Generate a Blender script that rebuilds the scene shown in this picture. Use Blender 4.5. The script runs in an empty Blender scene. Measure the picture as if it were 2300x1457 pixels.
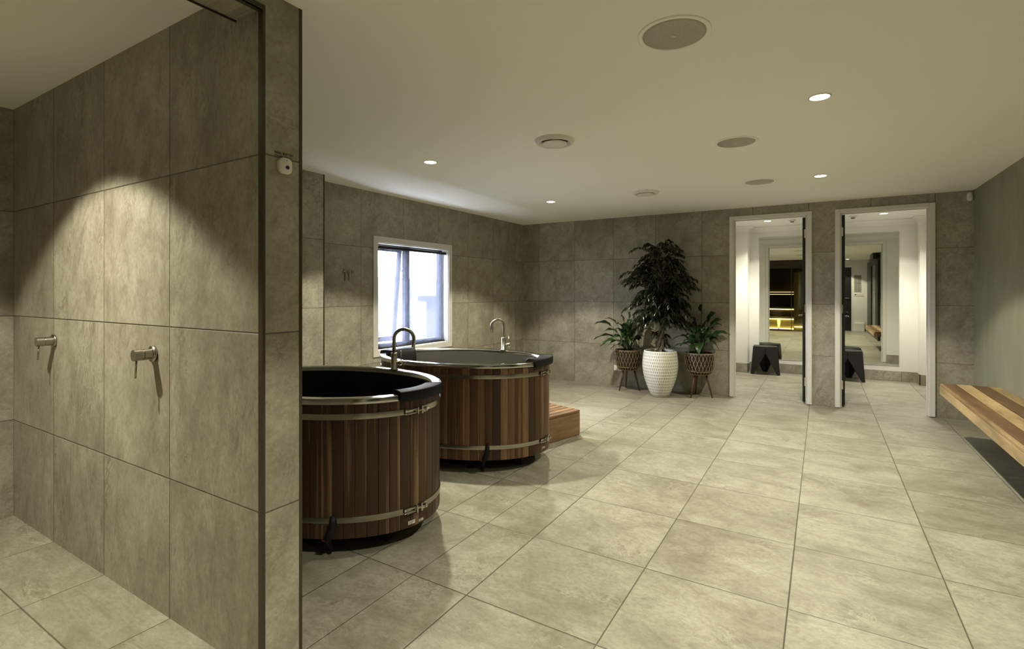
import bpy, bmesh, math, random
from math import pi, sin, cos, radians, sqrt, atan2
from mathutils import Vector, Matrix

SC = bpy.context.scene
COL = SC.collection

# ------------------------------------------------------------------ camera
U = 0.6
F_PX, CX, CY, YAW, H = 1130.78, 1176.47, 653.61, 0.5347, 1.3087
cam_d = bpy.data.cameras.new('camera')
cam = bpy.data.objects.new('camera', cam_d)
COL.objects.link(cam)
cam.location = (0, 0, H)
cam.rotation_euler = (pi / 2, 0, YAW)
cam_d.sensor_fit = 'HORIZONTAL'
cam_d.sensor_width = 36
cam_d.lens = F_PX / 2300 * 36
cam_d.shift_x = (1150 - CX) / 2300
cam_d.shift_y = (CY - 728.5) / 2300
cam_d.clip_start = 0.02
cam_d.clip_end = 400
SC.camera = cam

# ------------------------------------------------------------------ world, view
SC.view_settings.view_transform = 'Standard'
SC.view_settings.look = 'None'
SC.view_settings.gamma = 1
SC.view_settings.use_curve_mapping = False
SC.view_settings.exposure = 0.22
world = bpy.data.worlds.new('daylight')
SC.world = world
world.use_nodes = True
wn = world.node_tree
wn.nodes.clear()
w_out = wn.nodes.new('ShaderNodeOutputWorld')
w_bg = wn.nodes.new('ShaderNodeBackground')
w_bg.inputs[0].default_value = (0.86, 0.90, 1.0, 1)
w_bg.inputs[1].default_value = 58.0
wn.links.new(w_bg.outputs[0], w_out.inputs[0])

# ------------------------------------------------------------------ key dimensions
YB = 6.668      # back wall
YS = 1.0112     # shower wall
XE = -1.62      # end face of shower partition
XW = -3.96      # window wall
XR = 1.316      # right wall
CE = 2.326      # ceiling
CS = 2.368      # shower ceiling
YM = 9.07       # mirror wall of the changing cubicles
CC = 2.352       # cubicle ceiling
YK = -1.6       # wall behind the camera

LAMP = (1.0, 0.945, 0.73)

# ceiling downlights: (x, y, z, power, label)
DOWN = [
    (-0.010, 5.16, CE, 1.0, 'round recessed downlight nearest the two changing room doors'),
    (-0.010, 3.06, CE, 1.0, 'largest recessed downlight, between the big ceiling speaker and the right wall'),
    (-2.657, 5.09, CE, 1.0, 'small recessed downlight near the back corner beyond the window'),
    (-2.657, 3.04, CE, 1.0, 'recessed downlight above the two cedar tubs, left of the air vents'),
    (-0.010, 0.96, CE, 1.0, 'recessed downlight over the open floor beside the shower partition end'),
    (-2.78, 0.31, CS, 0.95, 'recessed shower downlight washing the tiled shower wall'),
    (0.70, -0.9, CE, 0.5, 'unseen downlight added over the passage between sauna and black door'),  # added lamp, out of view, to brighten the space behind the camera
]
CUB = [
    (-0.695, 8.29, CC, 0.95, 'bright recessed downlight inside the left changing cubicle'),
    (0.714, 8.28, CC, 0.95, 'bright recessed downlight inside the right changing cubicle'),
]
P_SPOT = 116.0
CORE = 1.9


# ------------------------------------------------------------------ helpers
def link(o):
    COL.objects.link(o)
    return o


def tag(o, label=None, cat=None, group=None, kind=None):
    if label: o['label'] = label
    if cat: o['category'] = cat
    if group: o['group'] = group
    if kind: o['kind'] = kind
    return o


def empty(name, loc=(0, 0, 0), rz=0.0):
    o = bpy.data.objects.new(name, None)
    o.location = loc
    o.rotation_euler = (0, 0, rz)
    o.empty_display_size = 0.1
    return link(o)


def obj(name, bm, mat=None, parent=None, smooth=False, loc=None, rz=0.0):
    me = bpy.data.meshes.new(name)
    bm.normal_update()
    bm.to_mesh(me)
    bm.free()
    if mat is not None:
        for m in (mat if isinstance(mat, (list, tuple)) else [mat]):
            me.materials.append(m)
    if smooth:
        for p in me.polygons:
            p.use_smooth = True
    o = bpy.data.objects.new(name, me)
    if parent: o.parent = parent
    if loc: o.location = loc
    if rz: o.rotation_euler = (0, 0, rz)
    return link(o)


def smooth_angle(o, ang=35):
    me = o.data
    for p in me.polygons: p.use_smooth = True
    bm = bmesh.new()
    bm.from_mesh(me)
    for e in bm.edges:
        if len(e.link_faces) == 2 and e.calc_face_angle(0) > radians(ang):
            e.smooth = False
    bm.to_mesh(me)
    bm.free()
    return o


def bevel(o, w=0.003, seg=2):
    m = o.modifiers.new('bevel', 'BEVEL')
    m.width = w
    m.segments = seg
    m.limit_method = 'ANGLE'
    m.angle_limit = radians(40)
    return o


def box(bm, x0, x1, y0, y1, z0, z1, mi=0):
    v = [bm.verts.new(p) for p in ((x0, y0, z0), (x1, y0, z0), (x1, y1, z0), (x0, y1, z0),
                                   (x0, y0, z1), (x1, y0, z1), (x1, y1, z1), (x0, y1, z1))]
    fs = []
    for f in ((0, 3, 2, 1), (4, 5, 6, 7), (0, 1, 5, 4), (1, 2, 6, 5), (2, 3, 7, 6), (3, 0, 4, 7)):
        fc = bm.faces.new([v[i] for i in f])
        fc.material_index = mi
        fs.append(fc)
    return fs


def boxes(*bs):
    bm = bmesh.new()
    for b in bs: box(bm, *b)
    return bm


def lathe(bm, prof, n=32, center=(0, 0), sx=1, sy=1, close=False, mi=0):
    rings = []
    for r, z in prof:
        if r < 1e-6:
            rings.append([bm.verts.new((center[0], center[1], z))])
        else:
            rings.append([bm.verts.new((center[0] + sx * r * cos(2 * pi * i / n), center[1] + sy * r * sin(2 * pi * i / n), z)) for i in range(n)])
    for a, b in zip(rings, rings[1:]):
        for i in range(n):
            j = (i + 1) % n
            if len(a) == 1 and len(b) == 1: continue
            if len(a) == 1: f = bm.faces.new((a[0], b[j], b[i]))
            elif len(b) == 1: f = bm.faces.new((a[i], a[j], b[0]))
            else: f = bm.faces.new((a[i], a[j], b[j], b[i]))
            f.material_index = mi
    return rings


def tube(bm, pts, r, n=10, cap=True, mi=0):
    pts = [Vector(p) for p in pts]
    rings = []
    up = Vector((0, 0, 1))
    t0 = (pts[1] - pts[0]).normalized()
    nrm = t0.cross(up)
    if nrm.length < 1e-3: nrm = t0.cross(Vector((1, 0, 0)))
    nrm.normalize()
    for i, p in enumerate(pts):
        if i == 0: t = pts[1] - pts[0]
        elif i == len(pts) - 1: t = pts[-1] - pts[-2]
        else: t = pts[i + 1] - pts[i - 1]
        t.normalize()
        nrm = (nrm - t * nrm.dot(t))
        if nrm.length < 1e-6: nrm = t.orthogonal()
        nrm.normalize()
        bn = t.cross(nrm)
        rr = r[i] if isinstance(r, (list, tuple)) else r
        rings.append([bm.verts.new(p + nrm * rr * cos(2 * pi * k / n) + bn * rr * sin(2 * pi * k / n)) for k in range(n)])
    for a, b in zip(rings, rings[1:]):
        for k in range(n):
            j = (k + 1) % n
            f = bm.faces.new((a[k], a[j], b[j], b[k]))
            f.material_index = mi
    if cap:
        bm.faces.new(list(reversed(rings[0]))).material_index = mi
        bm.faces.new(rings[-1]).material_index = mi
    return rings


def text_obj(name, s, size, mat, parent=None, extrude=0.0, align='CENTER', bold=0.0):
    cu = bpy.data.curves.new(name, 'FONT')
    cu.body = s
    cu.size = size
    cu.extrude = extrude
    cu.offset = bold
    cu.align_x = align
    cu.align_y = 'CENTER'
    o = bpy.data.objects.new(name, cu)
    link(o)
    dg = bpy.context.evaluated_depsgraph_get()
    me = bpy.data.meshes.new_from_object(o.evaluated_get(dg))
    bpy.data.objects.remove(o)
    bpy.data.curves.remove(cu)
    me.materials.clear()
    me.materials.append(mat)
    n = bpy.data.objects.new(name, me)
    if parent: n.parent = parent
    return link(n)


# ------------------------------------------------------------------ materials
class NT:
    def __init__(s, name):
        s.m = bpy.data.materials.new(name)
        s.m.use_nodes = True
        s.t = s.m.node_tree
        s.t.nodes.clear()
        s.out = s.t.nodes.new('ShaderNodeOutputMaterial')

    def n(s, kind, **kw):
        nd = s.t.nodes.new('ShaderNode' + kind)
        for k, v in kw.items():
            if hasattr(nd, k): setattr(nd, k, v)
        return nd

    def l(s, a, b): s.t.links.new(a, b)

    def math(s, op, a, b=None, c=None, clamp=False):
        nd = s.n('Math')
        nd.operation = op
        nd.use_clamp = clamp
        for i, v in enumerate((a, b, c)):
            if v is None: continue
            if isinstance(v, (int, float)): nd.inputs[i].default_value = v
            else: s.l(v, nd.inputs[i])
        return nd.outputs[0]

    def vmath(s, op, a, b=None):
        nd = s.n('VectorMath')
        nd.operation = op
        for i, v in enumerate((a, b)):
            if v is None: continue
            if isinstance(v, (tuple, list)): nd.inputs[i].default_value = v
            elif isinstance(v, (int, float)): nd.inputs[i].default_value = (v, v, v)
            else: s.l(v, nd.inputs[i])
        return nd.outputs[0]

    def noise(s, vec, scale, detail=4, rough=0.55, dist=0.0):
        nd = s.n('TexNoise')
        s.l(vec, nd.inputs['Vector'])
        nd.inputs['Scale'].default_value = scale
        nd.inputs['Detail'].default_value = detail
        nd.inputs['Roughness'].default_value = rough
        nd.inputs['Distortion'].default_value = dist
        return nd.outputs['Fac']

    def ramp(s, fac, stops):
        nd = s.n('ValToRGB')
        el = nd.color_ramp.elements
        while len(el) < len(stops): el.new(0.5)
        for e, (p, c) in zip(el, stops):
            e.position = p
            e.color = (c, c, c, 1) if isinstance(c, (int, float)) else (*c, 1)
        s.l(fac, nd.inputs[0])
        return nd.outputs[0]

    def mix(s, fac, a, b, mode='MIX'):
        nd = s.n('Mix')
        nd.data_type = 'RGBA'
        nd.blend_type = mode
        for i, v in ((0, fac), (6, a), (7, b)):
            if isinstance(v, (int, float)): nd.inputs[i].default_value = v
            elif isinstance(v, (tuple, list)): nd.inputs[i].default_value = (*v, 1)
            else: s.l(v, nd.inputs[i])
        return nd.outputs[2]

    def bsdf(s, color=None, rough=0.5, metal=0.0, normal=None, spec=0.5, **kw):
        b = s.n('BsdfPrincipled')
        for key, v in (('Base Color', color), ('Roughness', rough), ('Metallic', metal), ('Specular IOR Level', spec)):
            if v is None: continue
            if isinstance(v, (int, float)): b.inputs[key].default_value = v
            elif isinstance(v, (tuple, list)): b.inputs[key].default_value = (*v, 1)
            else: s.l(v, b.inputs[key])
        for k, v in kw.items():
            b.inputs[k.replace('_', ' ')].default_value = v
        if normal is not None: s.l(normal, b.inputs['Normal'])
        s.l(b.outputs[0], s.out.inputs[0])
        return b

    def bump(s, h, strength=0.3, dist=0.01):
        nd = s.n('Bump')
        nd.inputs['Strength'].default_value = strength
        nd.inputs['Distance'].default_value = dist
        s.l(h, nd.inputs['Height'])
        return nd.outputs[0]

    def pos(s):
        return s.n('NewGeometry').outputs['Position']

    def obco(s):
        return s.n('TexCoord').outputs['Object']


def plain(name, col, rough=0.5, metal=0.0, spec=0.5, var=0.06, scale=6.0, bump=0.0, **kw):
    t = NT(name)
    v = t.obco()
    n = t.noise(v, scale, 4, 0.6)
    dark = tuple(c * (1 - var) for c in col)
    light = tuple(min(1, c * (1 + var)) for c in col)
    c = t.mix(n, dark, light)
    nr = t.bump(t.noise(v, scale * 12, 3, 0.6), bump, 0.002) if bump else None
    t.bsdf(c, rough, metal, nr, spec, **kw)
    return t.m


def emit(name, col, strength):
    t = NT(name)
    e = t.n('Emission')
    e.inputs[0].default_value = (*col, 1)
    e.inputs[1].default_value = strength
    t.l(e.outputs[0], t.out.inputs[0])
    return t.m


def tile_mat(name, au, av, ou, pu, ov, pv, base=(0.40, 0.37, 0.29), dark=(0.24, 0.21, 0.155), light=(0.52, 0.49, 0.40),
             grain=(1.0, 1.0), rough=0.5, extra=None, grout=(0.07, 0.058, 0.040), gw=0.0009, seed=0.0, bumpk=0.42, turn=0.9, tints=0.12, sk=2.1):
    """stone look porcelain tiles: au/av pick the world axes that run across and along the tile grid"""
    t = NT(name)
    sep = t.n('SeparateXYZ')
    P = t.pos()
    t.l(P, sep.inputs[0])
    ax = {'x': sep.outputs[0], 'y': sep.outputs[1], 'z': sep.outputs[2]}
    u = t.math('DIVIDE', t.math('SUBTRACT', ax[au], ou), pu)
    v = t.math('DIVIDE', t.math('SUBTRACT', ax[av], ov), pv)
    du = t.math('MULTIPLY', t.math('PINGPONG', u, 0.5), pu)
    dv = t.math('MULTIPLY', t.math('PINGPONG', v, 0.5), pv)
    d = t.math('MINIMUM', du, dv)
    iu = t.math('FLOOR', u)
    iv = t.math('FLOOR', v)
    if extra:
        for axis, at in extra:
            e = t.math('ABSOLUTE', t.math('SUBTRACT', ax[axis], at))
            d = t.math('MINIMUM', d, t.math('MULTIPLY', e, 1.3))
    cb = t.n('CombineXYZ')
    t.l(t.math('ADD', iu, seed), cb.inputs[0])
    t.l(iv, cb.inputs[1])
    wn_ = t.n('TexWhiteNoise')
    wn_.noise_dimensions = '3D'
    t.l(cb.outputs[0], wn_.inputs['Vector'])
    rnd = wn_.outputs['Color']
    rv = wn_.outputs['Value']
    # stone coordinates: local uv stretched along the grain, turned a little per tile, shifted per tile
    c2 = t.n('CombineXYZ')
    t.l(t.math('MULTIPLY', ax[au], grain[0]), c2.inputs[0])
    t.l(t.math('MULTIPLY', ax[av], grain[1]), c2.inputs[1])
    vr = t.n('VectorRotate')
    vr.rotation_type = 'Z_AXIS'
    t.l(c2.outputs[0], vr.inputs['Vector'])
    t.l(t.math('MULTIPLY', t.math('SUBTRACT', rv, 0.5), turn), vr.inputs['Angle'])
    q = t.vmath('ADD', vr.outputs[0], t.vmath('MULTIPLY', rnd, (17.0, 17.0, 17.0)))
    # cloudy ground, directional streaks, pitted grain and fine bright/dark threads
    big = t.noise(q, 1.7, 3, 0.6, 0.4)
    med = t.noise(q, 5.5, 10, 0.74, 0.5)
    vs = t.n('VectorRotate')
    vs.rotation_type = 'Z_AXIS'
    vs.inputs['Angle'].default_value = 0.35
    t.l(q, vs.inputs['Vector'])
    st_q = t.vmath('MULTIPLY', vs.outputs[0], (sk, 1.0, 1.0) if av == 'z' else (1.0, sk, 1.0))
    streak = t.noise(st_q, 3.0, 9, 0.72, 1.1)
    fine = t.noise(q, 46.0, 5, 0.8, 0.2)
    warp = t.noise(st_q, 2.4, 7, 0.68, 1.8)
    vein = t.math('ABSOLUTE', t.math('SUBTRACT', warp, 0.5))
    patch = t.ramp(t.noise(q, 2.1, 4, 0.65, 0.8), [(0.50, 0.0), (0.66, 1.0)])
    veinm = t.math('MULTIPLY', t.ramp(vein, [(0.0, 1.0), (0.012, 0.5), (0.040, 0.0)]), patch)
    pits = t.math('MULTIPLY', t.ramp(t.noise(q, 24.0, 6, 0.8, 1.2), [(0.58, 0.0), (0.70, 1.0)]), t.ramp(t.noise(q, 3.7, 5, 0.7, 0.6), [(0.47, 0.0), (0.62, 1.0)]))
    c = t.mix(t.ramp(med, [(0.36, 0.0), (0.64, 1.0)]), base, light)
    c = t.mix(t.math('MULTIPLY', t.ramp(big, [(0.60, 0.0), (0.30, 1.0)]), 0.0), c, dark)
    c = t.mix(t.math('MULTIPLY', t.ramp(big, [(0.42, 0.0), (0.66, 1.0)]), 0.42), c, dark)
    c = t.mix(t.math('MULTIPLY', t.ramp(streak, [(0.50, 0.0), (0.70, 1.0)]), 0.50), c, dark)
    c = t.mix(t.math('MULTIPLY', t.ramp(streak, [(0.26, 1.0), (0.46, 0.0)]), 0.35), c, light)
    c = t.mix(t.math('MULTIPLY', t.ramp(fine, [(0.42, 0.0), (0.68, 1.0)]), 0.42), c, dark)
    c = t.mix(t.math('MULTIPLY', pits, 0.75), c, dark)
    c = t.mix(t.math('MULTIPLY', veinm, 0.65), c, dark)
    hlv = t.math('ABSOLUTE', t.math('SUBTRACT', t.noise(q, 4.3, 8, 0.72, 2.2), 0.52))
    hl = t.math('MULTIPLY', t.ramp(hlv, [(0.0, 1.0), (0.022, 0.0)]), patch)
    c = t.mix(t.math('MULTIPLY', hl, 0.75), c, tuple(min(1, q_ * 1.12) for q_ in light))
    tint = t.math('ADD', 1.0 - tints * 0.6, t.math('MULTIPLY', rv, tints))
    tc = t.n('CombineColor')
    for i in range(3): t.l(tint, tc.inputs[i])
    c = t.mix(1.0, c, tc.outputs[0], 'MULTIPLY')
    line = t.ramp(d, [(0.0, 1.0), (1e-6 + gw, 1.0), (gw * 1.6, 0.0)])
    c = t.mix(line, c, grout)
    hgt = t.math('ADD', t.math('MULTIPLY', streak, 0.8), t.math('MULTIPLY', fine, 0.25))
    hgt = t.math('SUBTRACT', hgt, t.math('MULTIPLY', pits, 0.35))
    hgt = t.math('SUBTRACT', hgt, t.math('MULTIPLY', veinm, 0.4))
    hgt = t.math('SUBTRACT', hgt, t.math('MULTIPLY', line, 2.0))
    nr = t.bump(hgt, bumpk, 0.004)
    rg = t.math('ADD', rough, t.math('MULTIPLY', t.math('SUBTRACT', med, 0.5), 0.25))
    t.bsdf(c, rg, 0.0, nr, 0.45)
    return t.m


TB = dict(base=(0.315, 0.290, 0.228), dark=(0.150, 0.124, 0.086), light=(0.46, 0.435, 0.352))
TF = dict(base=(0.276, 0.261, 0.206), dark=(0.122, 0.102, 0.062), light=(0.392, 0.377, 0.312))
M_BACK = tile_mat('stone_tile_back', 'x', 'z', -0.218 * U, 0.9865 * U, 0.7415 * U + H, 0.9888 * U, seed=3, **TB)
M_BACK2 = tile_mat('stone_tile_back_corner', 'x', 'z', 1.011, 0.9865 * U, 0.7415 * U + H, 0.9888 * U, seed=5, **TB)
M_WIN = tile_mat('stone_tile_window_wall', 'y', 'z', 5.83 * U, 0.981 * U, 0.7415 * U + H, 0.9888 * U, seed=11, **TB)
M_SHW = tile_mat('stone_tile_shower', 'x', 'z', -3.7414 * U, 1.0075 * U, 0.7725 * U + H, 1.0125 * U, seed=23, grain=(1.4, 0.85), bumpk=0.5, **TB)
M_SHL = tile_mat('stone_tile_shower_side', 'y', 'z', YS - 0.28, 0.6, 0.7725 * U + H, 1.0125 * U, seed=31, **TB)
M_END = tile_mat('stone_tile_partition_end', 'y', 'z', 0.8, 0.6, 0.7725 * U + H, 1.0125 * U, seed=41, **TB)
M_NIB = tile_mat('stone_tile_nib', 'y', 'z', 2.9, 0.6, 1.757, 0.9888 * U, seed=53, **TB)
M_FLOOR = tile_mat('stone_tile_floor', 'x', 'y', -0.203 * U, 0.997 * U, 2.899 * U, 1.0 * U, seed=61, grain=(0.85, 1.15), turn=1.7, tints=0.04, sk=1.7,
                   rough=0.42, extra=[('x', -2.7049 * U)], gw=0.0013, grout=(0.045, 0.038, 0.026), **TF)
M_SFLOOR = tile_mat('stone_tile_shower_floor', 'x', 'y', -3.7414 * U, 1.0075 * U, YS - 0.28, 0.6 * 4, seed=71, grain=(0.6, 1.4), rough=0.45, **TF)
M_SOFF = tile_mat('stone_tile_soffit', 'y', 'z', 0.7, 0.6, 3.0, 0.6, seed=83, **TB)
M_SKIRT = tile_mat('stone_tile_skirting', 'x', 'z', 0.99, 0.6, 3.0, 0.6, seed=97, **TB)

M_CEIL = plain('painted_ceiling', (0.92, 0.91, 0.85), 0.85, var=0.012, scale=1.2, spec=0.2)
M_WHITE = plain('white_paint', (0.74, 0.725, 0.68), 0.55, var=0.012, scale=3)
M_GLOSSW = plain('white_gloss_trim', (0.70, 0.685, 0.64), 0.32, var=0.015, scale=8)
M_PLASTIC = plain('white_plastic', (0.62, 0.60, 0.53), 0.4, var=0.02, scale=20)
M_GRILLE = None
M_BLACKT = plain('dark_bronze_trim', (0.060, 0.048, 0.032), 0.45, 0.35, var=0.15, scale=14)
M_DOORB = plain('black_door_paint', (0.006, 0.006, 0.0065), 0.4, var=0.1, scale=9)
M_BLACK = plain('black_foam', (0.008, 0.008, 0.009), 0.6, var=0.15, scale=40, bump=0.1, spec=0.22)
M_BLKSH = plain('black_liner', (0.008, 0.0078, 0.0065), 0.5, var=0.12, scale=5, spec=0.25)
M_STOOL = plain('matt_charcoal_plastic', (0.013, 0.013, 0.013), 0.55, var=0.1, scale=12, spec=0.3)
M_CHROME = plain('chrome', (0.55, 0.53, 0.48), 0.18, 1.0, var=0.05, scale=30)
M_NICKEL = plain('brushed_nickel', (0.40, 0.37, 0.32), 0.30, 1.0, var=0.10, scale=60)
M_GREY = plain('grey_glass_panel', (0.16, 0.155, 0.13), 0.25, var=0.06, scale=4)
M_ALU = plain('grey_aluminium', (0.030, 0.031, 0.036), 0.6, 0.0, var=0.03, scale=10, spec=0.15)
M_SOIL = plain('potting_soil', (0.018, 0.013, 0.009), 0.95, var=0.5, scale=60, bump=0.8)
M_DARKPOT = plain('dark_inner_pot', (0.020, 0.013, 0.009), 0.6, var=0.2, scale=20)
M_INK = plain('black_lettering', (0.008, 0.008, 0.007), 0.6)
M_RED = plain('red_plastic', (0.25, 0.01, 0.01), 0.4)
M_HILL = plain('hillside_scrub', (0.088, 0.089, 0.090), 0.95, var=0.6, scale=0.35, spec=0.0)
M_HOUSE = plain('house_cladding', (0.072, 0.068, 0.072), 0.9, var=0.05, scale=2, spec=0.0)
M_HROOF = plain('grey_roof', (0.038, 0.038, 0.043), 0.9, var=0.05, scale=2, spec=0.0)

# right wall: mottled olive grey paint
t = NT('olive_grey_limewash')
p_ = t.pos()
mp = t.vmath('MULTIPLY', p_, (1.0, 1.0, 0.45))
n1 = t.noise(mp, 1.6, 5, 0.6, 0.8)
n2 = t.noise(mp, 5.0, 6, 0.65, 1.0)
c = t.mix(t.ramp(n1, [(0.3, 0.0), (0.7, 1.0)]), (0.23, 0.225, 0.155), (0.31, 0.30, 0.22))
c = t.mix(t.math('MULTIPLY', t.ramp(n2, [(0.5, 0.0), (0.7, 1.0)]), 0.25), c, (0.17, 0.165, 0.12))
t.bsdf(c, 0.75, 0, t.bump(n2, 0.1, 0.004), 0.3)
M_OLIVE = t.m


def steel(name, col=(0.50, 0.49, 0.46), rough=0.26, sc=(3, 3, 90), patch=0.12):
    t = NT(name)
    v = t.obco()
    n = t.noise(t.vmath('MULTIPLY', v, sc), 6, 4, 0.6)
    n2 = t.noise(v, 2.4, 4, 0.6, 0.8)
    c = t.mix(n, tuple(a * 0.88 for a in col), tuple(min(1, a * 1.08) for a in col))
    c = t.mix(t.math('MULTIPLY', n2, patch * 2), c, tuple(a * 0.6 for a in col))
    t.bsdf(c, t.math('ADD', rough - 0.05, t.math('MULTIPLY', n, 0.12)), 1.0, t.bump(n, 0.05, 0.001), 0.5)
    return t.m


M_STEEL = steel('brushed_stainless', (0.56, 0.55, 0.51), 0.17)
M_BAND = steel('stainless_band', (0.36, 0.345, 0.29), 0.24, (1, 1, 4), 0.04)
M_TUBIN = steel('brushed_tub_interior', (0.36, 0.355, 0.34), 0.42, (2, 2, 20), 0.3)


def wood_mat(name, stops, axis=2, attr='tone', rough=0.5, stretch=14.0, detail_scale=3.0, wave=True, streak=0.5, bumpk=0.12, sap=None):
    """timber: per-board tone comes from the face attribute, grain runs along the given local axis"""
    t = NT(name)
    v = t.obco()
    a = t.n('Attribute')
    a.attribute_name = attr
    tone = a.outputs['Fac']
    s3 = [stretch] * 3
    s3[axis] = 1.0
    off = t.n('CombineXYZ')
    for i in range(3): t.l(t.math('MULTIPLY', tone, 31.7 + 7 * i), off.inputs[i])
    q = t.vmath('ADD', t.vmath('MULTIPLY', v, tuple(s3)), off.outputs[0])
    g1 = t.noise(q, detail_scale, 6, 0.62, 0.7)
    g2 = t.noise(q, detail_scale * 4.5, 5, 0.7, 0.3)
    base = t.ramp(tone, stops)
    c = t.mix(t.math('MULTIPLY', t.ramp(g1, [(0.36, 0.0), (0.66, 1.0)]), streak), base, (0.035, 0.016, 0.007))
    c = t.mix(t.math('MULTIPLY', t.ramp(g2, [(0.45, 0.0), (0.7, 1.0)]), streak * 0.55), c, (0.05, 0.024, 0.011))
    if sap:
        g3 = t.noise(q, detail_scale * 0.5, 3, 0.5, 0.4)
        c = t.mix(t.math('MULTIPLY', t.ramp(g3, [(0.56, 0.0), (0.66, 1.0)]), 0.45), c, sap)
    t.bsdf(c, rough, 0, t.bump(g2, bumpk, 0.002), 0.35)
    return t.m


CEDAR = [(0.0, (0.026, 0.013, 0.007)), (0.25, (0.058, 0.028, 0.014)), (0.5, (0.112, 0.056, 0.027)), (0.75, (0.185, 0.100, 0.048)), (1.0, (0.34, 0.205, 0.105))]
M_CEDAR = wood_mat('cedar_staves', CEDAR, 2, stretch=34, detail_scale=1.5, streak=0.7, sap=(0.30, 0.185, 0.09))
M_STEP = wood_mat('cedar_step', [(0.0, (0.15, 0.082, 0.040)), (1.0, (0.32, 0.19, 0.098))], 1, stretch=16, detail_scale=2.5, streak=0.4)
M_BENCH = wood_mat('rustic_hardwood', [(0.0, (0.15, 0.085, 0.045)), (0.35, (0.24, 0.145, 0.07)), (0.65, (0.46, 0.32, 0.15)), (1.0, (0.58, 0.43, 0.22))], 1,
                   stretch=6, detail_scale=1.25, streak=0.55, rough=0.45, sap=(0.55, 0.40, 0.20))
M_STAND = plain('walnut_stained_legs', (0.085, 0.036, 0.018), 0.5, var=0.25, scale=25)
M_CANE = plain('cane_strips', (0.30, 0.22, 0.13), 0.6, var=0.35, scale=30)
M_SAUNA = plain('dark_sauna_timber', (0.055, 0.032, 0.020), 0.6, var=0.3, scale=8)
M_SAUNAL = plain('golden_sauna_timber', (0.40, 0.32, 0.13), 0.55, var=0.2, scale=8)
M_LED = emit('warm_led_strip', (1.0, 0.92, 0.42), 22.0)
M_LEDW = emit('pale_led_strip', (1.0, 0.90, 0.62), 3.2)


def leaf_mat(name, c1, c2, rough=0.32):
    t = NT(name)
    v = t.obco()
    n = t.noise(v, 14, 3, 0.5)
    c = t.mix(t.ramp(n, [(0.3, 0.0), (0.7, 1.0)]), c1, c2)
    t.bsdf(c, rough, 0, t.bump(t.noise(v, 120, 2, 0.5), 0.15, 0.001), 0.5)
    return t.m


M_FICUS = leaf_mat('fig_leaf_green', (0.006, 0.013, 0.005), (0.014, 0.026, 0.010), 0.3)
M_LILY = leaf_mat('peace_lily_green', (0.014, 0.038, 0.010), (0.032, 0.078, 0.020), 0.36)
M_STEM = plain('green_stem', (0.05, 0.09, 0.025), 0.5)
M_BARK = plain('pale_bark', (0.16, 0.125, 0.085), 0.85, var=0.35, scale=30, bump=0.5)

# mirror glass
t = NT('mirror_glass')
v = t.obco()
t.bsdf((0.86, 0.88, 0.82), 0.0, 1.0, None, 0.5)
M_MIRROR = t.m

# window blind: fine screen mesh
t = NT('screen_mesh_blind')
tr = t.n('BsdfTransparent')
tr.inputs[0].default_value = (0.92, 0.94, 1, 1)
tl = t.n('BsdfTranslucent')
tl.inputs[0].default_value = (0.080, 0.084, 0.114, 1)
mx = t.n('MixShader')
w = t.noise(t.obco(), 3, 2, 0.5)
t.l(t.math('ADD', 0.36, t.math('MULTIPLY', w, 0.02)), mx.inputs[0])
t.l(tr.outputs[0], mx.inputs[1])
t.l(tl.outputs[0], mx.inputs[2])
t.l(mx.outputs[0], t.out.inputs[0])
M_SCREEN = t.m

# clear glazing (thin)
t = NT('clear_glazing')
tr = t.n('BsdfTransparent')
tr.inputs[0].default_value = (0.93, 0.95, 0.95, 1)
gl = t.n('BsdfGlossy')
gl.inputs['Roughness'].default_value = 0.02
fr = t.n('Fresnel')
fr.inputs['IOR'].default_value = 1.45
mx = t.n('MixShader')
t.l(t.math('MULTIPLY', fr.outputs[0], 0.8), mx.inputs[0])
t.l(tr.outputs[0], mx.inputs[1])
t.l(gl.outputs[0], mx.inputs[2])
t.l(mx.outputs[0], t.out.inputs[0])
M_GLASS = t.m

# bronze tinted sauna glass
t = NT('bronze_glass')
tr = t.n('BsdfTransparent')
tr.inputs[0].default_value = (0.72, 0.68, 0.52, 1)
gl = t.n('BsdfGlossy')
gl.inputs['Roughness'].default_value = 0.03
fr = t.n('Fresnel')
fr.inputs['IOR'].default_value = 1.5
mx = t.n('MixShader')
t.l(fr.outputs[0], mx.inputs[0])
t.l(tr.outputs[0], mx.inputs[1])
t.l(gl.outputs[0], mx.inputs[2])
t.l(mx.outputs[0], t.out.inputs[0])
M_BRONZE = t.m

# speaker grille: perforated metal
t = NT('perforated_grille')
v = t.obco()
vo = t.n('TexVoronoi')
vo.inputs['Scale'].default_value = 430
t.l(v, vo.inputs['Vector'])
dm = t.ramp(vo.outputs['Distance'], [(0.28, 0.0), (0.42, 1.0)])
c = t.mix(dm, (0.24, 0.225, 0.175), (0.46, 0.44, 0.36))
t.bsdf(c, 0.5, 0.2, None, 0.4)
M_GRILLE = t.m

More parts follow.
